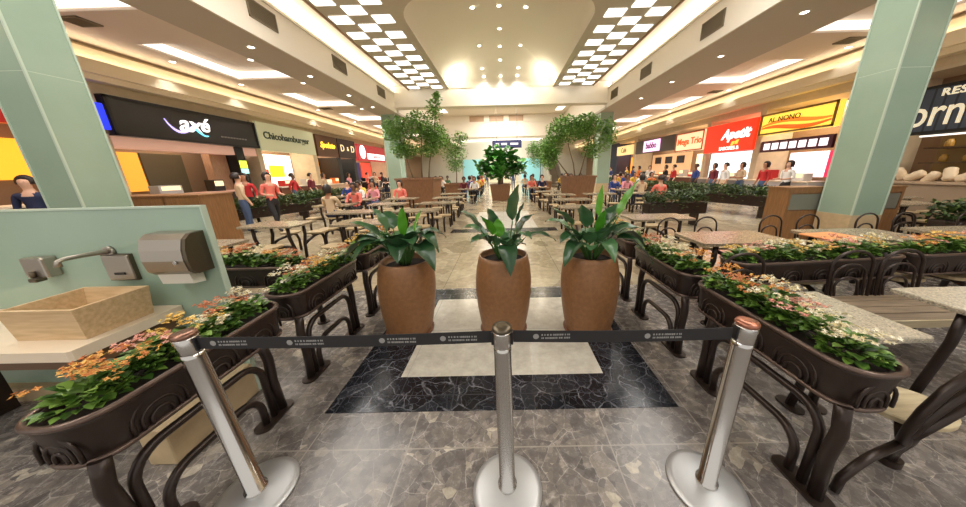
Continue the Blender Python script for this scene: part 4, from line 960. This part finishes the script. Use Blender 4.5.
for sd, rows in ((-1, rowsL), (1, rowsR)):
    for r, y in enumerate(rows):
        for c in range(5 if r > 1 else 4):
            x = sd * ((2.05 if r > 1 else 2.75) + 1.6 * c) if r else sd * (2.9 + 1.5 * c)
            x += .12 * math.sin(r * 2.3 + c)
            if sd < 0 and r in (0, 1) and c >= 2: continue
            if sd > 0 and r == 1 and c >= 1: continue
            if sd > 0 and r == 0 and c == 3: x = 7.6
            if abs(y - 5.6) < 1.3 and abs(abs(x) - 6.3) < 1.3: continue
            if sd * x > 8.6: continue
            if any(abs(x - hx_) < hw and abs(y - hy_) < hh for hx_, hy_, hw, hh in KEEP): continue
            place_set(sd, r, c, x, y)
for r, y in enumerate((14.6, 16.6, 18.6, 20.6)):
    for sd in (-1, 1):
        for c, x in enumerate((1.9, 4.6, 8.0)):
            if r == 0 and c == 1: continue
            if r == 1 and c == 0: continue
            place_set(sd, r + 6, c, sd * x, y)
place_set(1, 1, 2, 8.9, 5.9); place_set(1, 1, 3, 10.0, 7.0)
# table items near the cross trough
o = MB().prism(rrect(-.24, -.17, .24, .17, .03, 3), 0, .012).build('serving_tray', flat('orange_tray', (232, 150, 90)), None, (4.05, 3.2, .7502), .1); tag(o, 'orange serving tray on the table behind the cross trough', 'tray')
o = MB().prism(rrect(-.2, -.14, .2, .14, .03, 3), 0, .012).build('serving_tray', flat('pale_tray', (236, 220, 226)), None, (7.55, 3.3, .7502), 0); tag(o, 'pale pink tray on the table past the green column', 'tray')

# ------------------------------------------------------------------ hedges in troughs, trees
def leaf_cloud(n, fn, L, W, seed):
    r = random.Random(seed); mb = MB()
    for k in range(n):
        p = fn(r); a = r.uniform(0, 2 * PI); el = r.uniform(-.6, .8); mb.leaf(p, (math.cos(a) * math.cos(el), math.sin(a) * math.cos(el), math.sin(el)), (r.uniform(-.4, .4), r.uniform(-.4, .4), 1), L * r.uniform(.7, 1.2), W * r.uniform(.7, 1.2))
    return mb
trough_me = None
def hedge(x, y, L, rz, label):
    t = empty('hedge_planter', 'dark trough under the ' + label, 'planter', (x, y, 0), rz, 'far hedge troughs')
    MB().box(-L / 2, -.2, .35, L / 2, .2, .68, .03).build('trough_body', M['bronze'], t)
    for s in (-1, 1): MB().box(s * (L / 2 - .2) - .03, -.15, 0, s * (L / 2 - .2) + .03, .15, .36).build('leg', M['bronze'], t)
    h = leaf_cloud(int(700 * L), lambda r: (r.uniform(-L / 2, L / 2), r.uniform(-.27, .27), r.choice((.66, .66, .62, .48)) + .3 * r.random() ** .7 + .04 * math.sin(r.random() * 9)), .09, .06, int(x * 10 + y))
    o = h.build('hedge', M['leaf_hedge'], None, (x, y, 0), rz); tag(o, label, 'hedge', None, 'stuff')
hedge(-7.9, 9.0, 2.6, PI / 2 - .35, 'low leafy hedge before the black-signed shop'); hedge(-8.3, 12.4, 2.8, PI / 2 - .2, 'low leafy hedge before the sage-signed shop')
hedge(4.85, 7.55, 1.6, .0, 'low leafy hedge beside the brown cabinet'); hedge(7.9, 9.6, 2.8, PI / 2 + .3, 'low leafy hedge before the yellow-signed shop'); hedge(7.6, 12.8, 3.0, PI / 2 + .1, 'low leafy hedge before the red-signed shop'); hedge(7.9, 4.35, 1.3, .1, 'leafy hedge past the green column before the bread counter')

def tree_planter(x, y, w, h, label):
    t = empty('tree_planter', label, 'planter', (x, y, 0), 0, 'wooden tree planters')
    b, a = w / 2, w / 2 * .82
    MB().loft([[(sx_ * k, sy_ * k, z) for sx_, sy_ in ((-1, -1), (1, -1), (1, 1), (-1, 1))] for k, z in ((a, 0), (b, h), (b - .06, h), (b - .08, h - .1))], smooth=False).build('planter_box', M['box_wood'], t)
    MB().box(-b - .03, -b - .03, h - .06, b + .03, -b + .05, h + .02).box(-b - .03, b - .05, h - .06, b + .03, b + .03, h + .02).box(-b - .03, -b, h - .06, -b + .05, b, h + .02).box(b - .05, -b, h - .06, b + .03, b, h + .02).build('planter_rim', M['box_wood'], t)
    MB().box(-b + .06, -b + .06, h - .08, b - .06, b - .06, h - .04).build('soil', M['soil'], t)
def tree(x, y, z, blobs, stems, n, seed, label, L=.15, W=.075):
    t = empty('potted_tree', label, 'tree', (x, y, z), 0, 'trees along the aisle')
    tot = sum(b[3] for b in blobs)
    def fn(r):
        k = r.uniform(0, tot)
        for b in blobs:
            k -= b[3]
            if k <= 0: break
        u = Vector((r.gauss(0, 1), r.gauss(0, 1), r.gauss(0, 1))).normalized() * r.random() ** .45
        return (b[0] + u.x * b[4], b[1] + u.y * b[4] * .8, b[2] + u.z * b[5])
    leaf_cloud(n, fn, L, W, seed).build('crown', M['leaf_tree'], t)
    mb = MB()
    for pts in stems: mb.tube(pts, [.034 - .022 * k / (len(pts) - 1) for k in range(len(pts))], 6)
    rr = random.Random(seed)
    for b in blobs:
        s = min(stems, key=lambda p: (Vector(p[-1]) - Vector(b[:3])).length); mb.tube([s[-2], s[-1], b[:3]], [.025, .018, .006], 5)
    mb.build('trunk', M['bark'], t)
tree_planter(-3.95, 13, 1.7, 1.4, 'big brown wooden planter box under the tall sink-side tree')
tree(-3.95, 13, 1.35, [(-.8, 0, 2.1, 2, .75, .65), (.2, 0, 2.3, 2, .7, .7), (.95, 0, 3.0, .5, .35, .5), (.9, 0, 1.9, 1.6, .6, .6), (-.6, 0, 1.3, 1.3, .65, .4), (.5, .0, 1.3, 1, .6, .35), (1.1, 0, 3.5, .2, .2, .25)],
     [[(-.3, 0, 0), (-.45, 0, .6), (-.6, 0, 1.3), (-.7, 0, 1.8)], [(.1, 0, 0), (.15, 0, .7), (.2, 0, 1.4), (.3, 0, 2.0)], [(.4, .1, 0), (.5, .1, .7), (.7, 0, 1.4), (.9, 0, 2.2), (1, 0, 2.9)]], 4600, 11, 'tall airy light green tree in the box planter on the sink side')
tree_planter(3.4, 12.5, 1.3, 1.33, 'big brown wooden planter box under the spreading yellow-sign-side tree')
tree(3.3, 12.5, 1.28, [(-.5, 0, 2.0, 2.4, .85, .6), (.4, 0, 2.1, 2, .7, .55), (-1.1, 0, 1.3, 1, .55, .5), (-1.2, 0, .8, .8, .4, .5), (.7, 0, 1.2, .7, .5, .5), (1.35, 0, 1.8, .8, .45, .7)],
     [[(0, 0, 0), (-.1, 0, .6), (-.3, 0, 1.2), (-.5, 0, 1.9)], [(.2, 0, 0), (.35, 0, .7), (.5, 0, 1.3), (.6, 0, 2)], [(-.2, .1, 0), (-.6, .1, .5), (-1, 0, 1.0)]], 4600, 12, 'spreading green tree in the box planter on the yellow-sign side')
tree_planter(-2.9, 17, 1.3, .95, 'smaller wooden planter behind the tall sink-side tree')
tree(-2.9, 17, .9, [(0, 0, 1.9, 2, .8, .8), (.4, 0, 2.7, .8, .5, .4), (-.5, 0, 2.5, .8, .4, .5), (0, 0, 1.1, 1, .6, .4)], [[(0, 0, 0), (.05, 0, .7), (0, 0, 1.5), (.1, 0, 2.1)]], 1700, 13, 'slim green tree in the smaller planter behind the tall sink-side tree')
tree_planter(2.3, 17, 1.3, .95, 'smaller wooden planter behind the spreading tree')
tree(2.3, 17, .9, [(0, 0, 1.5, 2, .8, .7), (-.4, 0, 2.0, .8, .5, .5), (.3, 0, 2.2, .8, .4, .5)], [[(0, 0, 0), (.05, 0, .7), (0, 0, 1.5)]], 1500, 14, 'slim green tree in the smaller planter behind the spreading tree')
tree_planter(-.15, 15.8, 1.15, .9, 'brown planter box in the middle of the aisle under the broad-leaved plant')
t = empty('broad_leaf_plant', 'bushy broad-leaved plant with trunk in the mid-aisle planter', 'plant', (-.15, 15.8, .86))
mb = MB(); mb.tube([(0, 0, 0), (.03, 0, .4), (.0, 0, .8), (.02, 0, 1.1)], [.17, .15, .12, .08], 8); mb.build('trunk', M['bark'], t)
def palm_pt(r):
    cx, cy, cz, q = r.choice(((-.95, 0, 1.0, .45), (-.35, .1, 1.6, .5), (.45, 0, 1.5, .5), (1.0, .1, .95, .45), (0, -.35, .75, .5), (-.5, .2, .8, .5), (.5, .2, .8, .5)))
    u = Vector((r.gauss(0, 1), r.gauss(0, 1), r.gauss(0, 1))).normalized() * q * r.random() ** .4
    return (cx + u.x, cy + u.y, cz + u.z)
leaf_cloud(620, palm_pt, .40, .28, 9).build('leaf_mass', M['leaf_palm'], t)
# escalator beyond the far tree
t = empty('escalator', 'grey escalator rising behind the spreading tree', 'escalator', (5.2, 30, 0))
for s_ in (-.6, .6):
    mb = MB(); mb.loft([[(x, y, z) for x in (s_ - .06, s_ + .06)] + [(x, y, z + 1.0) for x in (s_ + .06, s_ - .06)] for y, z in ((-4, .1), (-3, .2), (4, 4.2), (5, 4.3))], smooth=False); mb.build('balustrade', M['steel'], t)
mb = MB(); mb.loft([[(x, y, z) for x in (-.54, .54)] + [(x, y, z + .15) for x in (.54, -.54)] for y, z in ((-4, 0), (-3, .1), (4, 4.1), (5, 4.2))], smooth=False); mb.build('step_band', M['steel_dark'], t)

# ------------------------------------------------------------------ people
def person_mesh(pose):
    """continuous body grown with a skin modifier from joints"""
    J = {'pelvis': (0, 0, .95), 'waist': (0, 0, 1.1), 'chest': (0, -.01, 1.32), 'neck': (0, 0, 1.48), 'jaw': (0, -.02, 1.56), 'head': (0, -.015, 1.64), 'crown': (0, 0, 1.70)}
    rad = {'pelvis': .145, 'waist': .125, 'chest': .14, 'neck': .055, 'jaw': .07, 'head': .095, 'crown': .07}
    E_ = [('pelvis', 'waist'), ('waist', 'chest'), ('chest', 'neck'), ('neck', 'jaw'), ('jaw', 'head'), ('head', 'crown')]
    for s, n in ((-1, 'r'), (1, 'l')):
        sw = .0 if pose == 'stand' else s * .18
        J['sh' + n] = (s * .17, 0, 1.4); rad['sh' + n] = .065
        if pose == 'sit':
            J['el' + n] = (s * .24, -.1, 1.15); J['wr' + n] = (s * .14, -.33, 1.12); J['hd' + n] = (s * .1, -.41, 1.13)
            J['hp' + n] = (s * .1, -.02, .91); J['kn' + n] = (s * .13, -.43, .92); J['an' + n] = (s * .12, -.4, .52); J['ft' + n] = (s * .13, -.53, .47)
        else:
            J['el' + n] = (s * .23, .02 - sw * .5, 1.13); J['wr' + n] = (s * .22, -.1 - sw, .9); J['hd' + n] = (s * .21, -.13 - sw * 1.1, .82)
            if pose == 'carry': J['el' + n] = (s * .23, .02, 1.14); J['wr' + n] = (s * .16, -.28, 1.1); J['hd' + n] = (s * .13, -.36, 1.1)
            J['hp' + n] = (s * .09, 0, .88); J['kn' + n] = (s * .1, -.03 + sw * .7, .5); J['an' + n] = (s * .1, .02 + sw * 1.3, .09); J['ft' + n] = (s * .11, -.11 + sw * 1.3, .045)
        for k, r_ in (('el', .045), ('wr', .032), ('hd', .04), ('hp', .095), ('kn', .065), ('an', .042), ('ft', .045)): rad[k + n] = r_
        E_ += [('chest', 'sh' + n), ('sh' + n, 'el' + n), ('el' + n, 'wr' + n), ('wr' + n, 'hd' + n), ('pelvis', 'hp' + n), ('hp' + n, 'kn' + n), ('kn' + n, 'an' + n), ('an' + n, 'ft' + n)]
    names = list(J); me = bpy.data.meshes.new('p'); me.from_pydata([J[n] for n in names], [(names.index(a), names.index(b)) for a, b in E_], [])
    ob = bpy.data.objects.new('p', me); COL.objects.link(ob)
    ob.modifiers.new('s', 'SKIN'); sm = ob.modifiers.new('u', 'SUBSURF'); sm.levels = 1
    if not me.skin_vertices: me.attributes.new('sk', 'FLOAT', 'POINT')
    sv = me.skin_vertices[0].data if me.skin_vertices else None
    for i, n in enumerate(names):
        sv[i].radius = (rad[n], rad[n] * (.72 if n in ('chest', 'waist', 'pelvis') else 1)); sv[i].use_root = (n == 'pelvis')
    bpy.context.view_layer.update(); dgx = bpy.context.evaluated_depsgraph_get()
    out = bpy.data.meshes.new_from_object(ob.evaluated_get(dgx)); bpy.data.objects.remove(ob)
    if pose == 'sit': out.transform(Matrix.Translation((0, 0, -.36 - .02)))
    kinds = {'pelvis': 2, 'waist': 1, 'chest': 1, 'neck': 0, 'jaw': 0, 'head': 0, 'crown': 0, 'sh': 1, 'el': 1, 'wr': 0, 'hd': 0, 'hp': 2, 'kn': 2, 'an': 2, 'ft': 3}
    dz = -.38 if pose == 'sit' else 0
    pts = []
    for a, b in E_:
        for f in (.0, .25, .5, .75, 1):
            p = Vector(J[a]).lerp(Vector(J[b]), f); n = a if f < .5 else b; pts.append((p + Vector((0, 0, dz)), kinds.get(n, kinds.get(n[:2], 1))))
    out.materials.clear()
    for _ in range(4): out.materials.append(M['plaster'])
    for p in out.polygons:
        c = p.center; p.material_index = min(pts, key=lambda q: (q[0] - c).length)[1]; p.use_smooth = True
    out.name = 'body'; return out
PM = {k: person_mesh(k) for k in ('stand', 'walk', 'carry', 'sit')}
def hair_mesh(long):
    mb = MB(); rings = []
    for i in range(8):
        a = -.35 + i / 7 * (PI / 2 + .35) if not long else -1.1 + i / 7 * (PI / 2 + 1.1)
        rings.append([(.112 * math.cos(max(a, -.5)) * math.cos(t) * 1.0, (.125 * math.cos(max(a, -.5)) * math.sin(t) + .018) if math.sin(t) > -.45 or a > .5 else -.045 * math.cos(a), .135 * math.sin(a) + 1.645) for t in [2 * PI * k / 14 for k in range(14)]])
    mb.loft(rings); return mb.mesh('hair', flat('hair_dark', (40, 28, 22)))
HM = [hair_mesh(0), hair_mesh(1)]; HMS = []
for h in HM:
    q = h.copy(); q.transform(Matrix.Translation((0, 0, -.38))); HMS.append(q)
face_me = MB()
for s in (-1, 1): face_me.lathe([(.002, -.004), (.011, 0), (.002, .004)], 8, (s * .034, -.105))
for v in face_me.bm.verts: v.co.z += 1.645
eye_me = face_me.mesh('eyes', flat('eye_dark', (30, 22, 18))); eye_s = eye_me.copy(); eye_s.transform(Matrix.Translation((0, 0, -.38)))
SK = [flat('skin_light', (214, 166, 138), .6), flat('skin_tan', (178, 124, 94), .6), flat('skin_brown', (120, 80, 58), .6)]
CL = {'red': (190, 40, 40), 'white': (232, 228, 224), 'black': (34, 32, 34), 'blue': (50, 72, 140), 'pink': (226, 150, 158), 'orange': (224, 112, 40), 'grey': (130, 128, 128), 'beige': (206, 178, 144), 'navy': (36, 42, 74), 'yellow': (228, 190, 70), 'maroon': (110, 34, 44), 'denim': (70, 88, 120), 'green': (70, 120, 80), 'coral': (232, 120, 104)}
def person(x, y, rz, pose, top, bottom, label, k=0, sc=1.0, group='people in the food court'):
    t = empty('person', label, 'person', (x, y, 0), rz, group); t.scale = (sc, sc, sc)
    b = link('body', PM[pose], t)
    for i, m in enumerate((SK[k % 3], flat('cloth_' + top, CL[top], .8), flat('cloth_' + bottom, CL[bottom], .8), M['black'])):
        b.material_slots[i].link = 'OBJECT'; b.material_slots[i].material = m
    s = pose == 'sit'
    link('hair', (HMS if s else HM)[k % 2], t); link('eyes', eye_s if s else eye_me, t)
# seated by the fixed sets
def sit(key, sx_, sy_, top, bottom, k, label):
    if key not in SETS: return
    o = SETS[key]; x = o.location.x + sx_ * .29; y = o.location.y + sy_ * .66
    person(x, y, 0 if sy_ > 0 else PI, 'sit', top, bottom, label, k)
SD = [((-1, 2, 2), 1, 1, 'beige', 'denim', 0, 'person in beige top seated nearest the brown cabinet row'), ((-1, 2, 2), -1, 1, 'red', 'black', 1, 'person in red top seated beside the beige-topped diner'),
      ((-1, 3, 3), 1, 1, 'red', 'navy', 2, 'person in red seated before the black-signed shop'), ((-1, 3, 3), -1, -1, 'coral', 'denim', 0, 'person in coral seated with back to the entrance, sink side'),
      ((-1, 4, 2), 1, 1, 'pink', 'denim', 1, 'person in pink facing the entrance, fifth row on the sink side'), ((-1, 4, 2), -1, 1, 'white', 'black', 2, 'person in white facing the entrance beside the pink top'),
      ((-1, 4, 1), -1, 1, 'coral', 'black', 3, 'person in coral at the table second from the aisle, sink side'), ((-1, 5, 2), 1, 1, 'white', 'denim', 0, 'person in white in the sixth row, sink side, third table'),
      ((-1, 5, 2), -1, 1, 'pink', 'black', 1, 'person in pink in the sixth row, sink side, third table'), ((-1, 5, 1), 1, 1, 'maroon', 'black', 4, 'person in maroon in the sixth row, sink side'),
      ((-1, 5, 1), -1, 1, 'beige', 'denim', 3, 'person in beige in the sixth row, sink side'), ((-1, 6, 0), 1, 1, 'white', 'black', 1, 'person in white at the first table behind the tall tree planter'),
      ((-1, 6, 0), -1, 1, 'maroon', 'denim', 2, 'person in maroon at the first table behind the tall tree planter'), ((-1, 7, 0), 1, 1, 'pink', 'black', 0, 'person in pink two tables behind the tall tree planter'),
      ((-1, 7, 1), 1, 1, 'blue', 'black', 1, 'person in blue behind the tall tree planter'), ((-1, 8, 1), 1, 1, 'white', 'black', 3, 'person in white three tables behind the tall tree planter'),
      ((1, 6, 0), -1, 1, 'coral', 'denim', 1, 'person in coral seated right of the mid-aisle planter'), ((1, 6, 0), 1, 1, 'navy', 'black', 0, 'person in navy seated beside the coral top'),
      ((1, 7, 0), 1, 1, 'red', 'black', 2, 'person in red behind the spreading tree'), ((1, 7, 1), 1, 1, 'white', 'denim', 0, 'person in white behind the spreading tree'), ((1, 7, 1), -1, 1, 'black', 'denim', 1, 'person in black behind the spreading tree'),
      ((1, 6, 2), 1, 1, 'orange', 'black', 1, 'person in orange seated before the peach sign'), ((1, 6, 2), -1, 1, 'white', 'denim', 0, 'person in white seated before the peach sign'),
      ((1, 7, 2), -1, 1, 'blue', 'black', 2, 'person in blue seated before the charcoal sign'), ((1, 7, 2), 1, 1, 'yellow', 'denim', 1, 'person in yellow seated before the charcoal sign'),
      ((1, 5, 3), 1, 1, 'red', 'black', 0, 'person in red seated at the outer sixth-row table'), ((1, 5, 3), -1, 1, 'grey', 'denim', 2, 'person in grey seated at the outer sixth-row table')]
for a in SD: sit(*a)
TOPS = ['red', 'white', 'black', 'blue', 'pink', 'orange', 'grey', 'beige', 'navy', 'yellow', 'maroon', 'coral', 'green']
RP = random.Random(21); taken = {(a[0], a[1], a[2]) for a in SD}
for key in sorted(SETS):
    if key[1] < 3 or (key[1] < 5 and key[2] < 2) or (key[1] == 5 and key[2] < 1): continue
    used = []
    for a, b in ((1, 1), (-1, 1), (1, -1), (-1, -1)):
        if (key, a, b) in taken or RP.random() > .42 or any(t_[0] == key for t_ in taken): continue
        c = RP.choice([q for q in TOPS if q not in used]); used.append(c)
        sit(key, a, b, c, RP.choice(('denim', 'black', 'navy')), RP.randrange(4), f'seated person in {c}, {SIDE[key[0]]}, {ORD[key[1]]} row back, {ORD[key[2]]} table from the aisle')
ST = [(-10.0, 10.5, PI / 2, 'carry', 'white', 'black', 'person in white standing at the counter under the black sign', 1), (-9.7, 12.6, PI / 2 + .3, 'walk', 'red', 'denim', 'person in red walking past the sage-signed shop', 2),
      (-10.0, 14.2, PI / 2, 'stand', 'maroon', 'black', 'person in maroon standing at the brown counter', 0), (-9.9, 15.1, PI / 2, 'stand', 'beige', 'denim', 'person in beige standing at the brown counter', 1),
      (-9.8, 17.4, PI / 2, 'stand', 'pink', 'denim', 'person in pink standing under the brown sign', 1), (-9.6, 19.4, PI / 2, 'carry', 'coral', 'black', 'person in coral standing under the ornament sign', 0), (-9.5, 20.3, .4, 'walk', 'beige', 'navy', 'person in beige walking under the ornament sign', 3),
      (-9.4, 23.2, PI / 2, 'stand', 'white', 'black', 'person in white standing under the crimson sign', 1), (-9.7, 22, PI / 2, 'stand', 'black', 'denim', 'person in black standing under the crimson sign', 2),
      (10.5, 11.0, -PI / 2, 'stand', 'red', 'denim', 'person in red standing at the white counter under the yellow sign', 1), (10.2, 12.6, -PI / 2, 'stand', 'white', 'beige', 'person in white standing at the pier between yellow and red signs', 0), (10.5, 10.1, -PI / 2, 'carry', 'white', 'black', 'person in white beside the red top under the yellow sign', 3),
      (10.6, 12.2, -PI / 2, 'carry', 'beige', 'denim', 'person in beige standing under the yellow sign end', 1),
      (10.4, 14.8, -PI / 2, 'stand', 'blue', 'black', 'person in blue standing under the red sign', 2), (10.3, 13.4, -PI / 2, 'stand', 'maroon', 'denim', 'person in maroon standing under the red sign', 1), (10.2, 16.4, -PI / 2, 'stand', 'red', 'black', 'person in red standing under the peach sign', 0), (10.3, 17.4, -PI / 2, 'carry', 'black', 'denim', 'person in black standing under the peach sign', 1),
      (10.1, 18.9, -.6, 'walk', 'white', 'grey', 'person in white walking under the charcoal sign', 3), (10.2, 20.6, -PI / 2, 'stand', 'orange', 'black', 'person in orange standing under the charcoal sign', 1), (10.2, 21.6, -PI / 2, 'stand', 'blue', 'denim', 'person in blue standing under the charcoal sign', 2), (10.2, 22.6, -PI / 2, 'stand', 'yellow', 'black', 'person in yellow standing under the charcoal sign', 0),
      (10.0, 25.4, -PI / 2, 'stand', 'blue', 'white', 'person in blue standing before the last shop', 0), (10.0, 26.6, -PI / 2, 'stand', 'coral', 'denim', 'person in coral standing before the last shop', 1), (8.3, 22.3, 0, 'walk', 'white', 'black', 'person in white walking past the far green column', 1),
      (.9, 24, 0, 'walk', 'blue', 'denim', 'person in blue walking far down the aisle', 2), (-1.6, 27, PI, 'walk', 'black', 'denim', 'person in black walking far down the aisle', 0),
      (-8.3, 8.75, .4, 'stand', 'red', 'black', 'person in red standing past the brown cabinets, sink side', 1), (-7.55, 7.75, 2.6, 'stand', 'beige', 'denim', 'person in beige standing past the brown cabinets', 0), (-6.95, 8.05, 1.2, 'carry', 'coral', 'black', 'person in coral standing past the brown cabinets', 3),
      (-9.3, 5.3, .6, 'stand', 'navy', 'black', 'person in navy standing behind the green column, sink side', 0), (-9.9, 6.2, 1.4, 'stand', 'maroon', 'denim', 'person in maroon standing near the orange menu board', 1), (-8.7, 4.3, .5, 'stand', 'black', 'denim', 'person in black before the yellow menu board', 2)]
for x, y, rz, pose, a, b, lab, k in ST: person(x, y, rz, pose, a, b, lab, k)

# ------------------------------------------------------------------ lights
EX = {'spot': 1.0}
def light(kind, loc, power, col=(1, .92, .8), size=.1, **kw):
    l = bpy.data.lights.new('lamp', kind); l.energy = power; l.color = col
    o = bpy.data.objects.new('lamp', l); COL.objects.link(o); o.location = loc
    for k, v in kw.items(): setattr(l, k, v)
    if kind == 'AREA': l.size = size
    else: l.shadow_soft_size = size
    return o
for x, y, z, p, a in SPOTS:
    light('SPOT', (x, y, z), p * 3.0, (1, .97, .93), .06, spot_size=math.radians(a), spot_blend=.6)
# luminous ceiling over the entrance (the checker field goes on above the camera)
for sd in (-1, 1):
    for y in (-.5, 5.0):
        o = light('AREA', (sd * 4.1, y, ZC - .03), 150, (1, .98, .94), 1.9); o.data.shape = 'RECTANGLE'; o.data.size_y = 5.2
# lamps inside the shops
for sd, ys in ((-1, (5, 10, 14.3, 17.4, 19.6, 23.2)), (1, (5.8, 11, 14.2, 17, 21, 26))):
    for y in ys:
        fx = FX_L if sd < 0 else FX_R
        o = light('AREA', (fx + sd * .8, y, 3.85), 70, (1, .9, .76), 1.2)
# up-lamps in the corners of the vault
for x in (-2.3, 2.3): light('POINT', (x, 15.7, 6.35), 40, (1, .9, .72), .1)
for x in (-1.2, 0, 1.2): pass
for y in (20, 25, 33, 38):
    o = light('AREA', (0, y, 6.8), 480, (1, .95, .87), 4)  # broad lamps added to brighten the far bay
w = bpy.data.worlds.new('World'); scene.world = w; w.use_nodes = True
w.node_tree.nodes['Background'].inputs[0].default_value = (1, .96, .91, 1); w.node_tree.nodes['Background'].inputs[1].default_value = .7
scene.view_settings.view_transform = 'Standard'; scene.view_settings.look = 'None'; scene.view_settings.gamma = 1; scene.view_settings.use_curve_mapping = False
scene.view_settings.exposure = .3
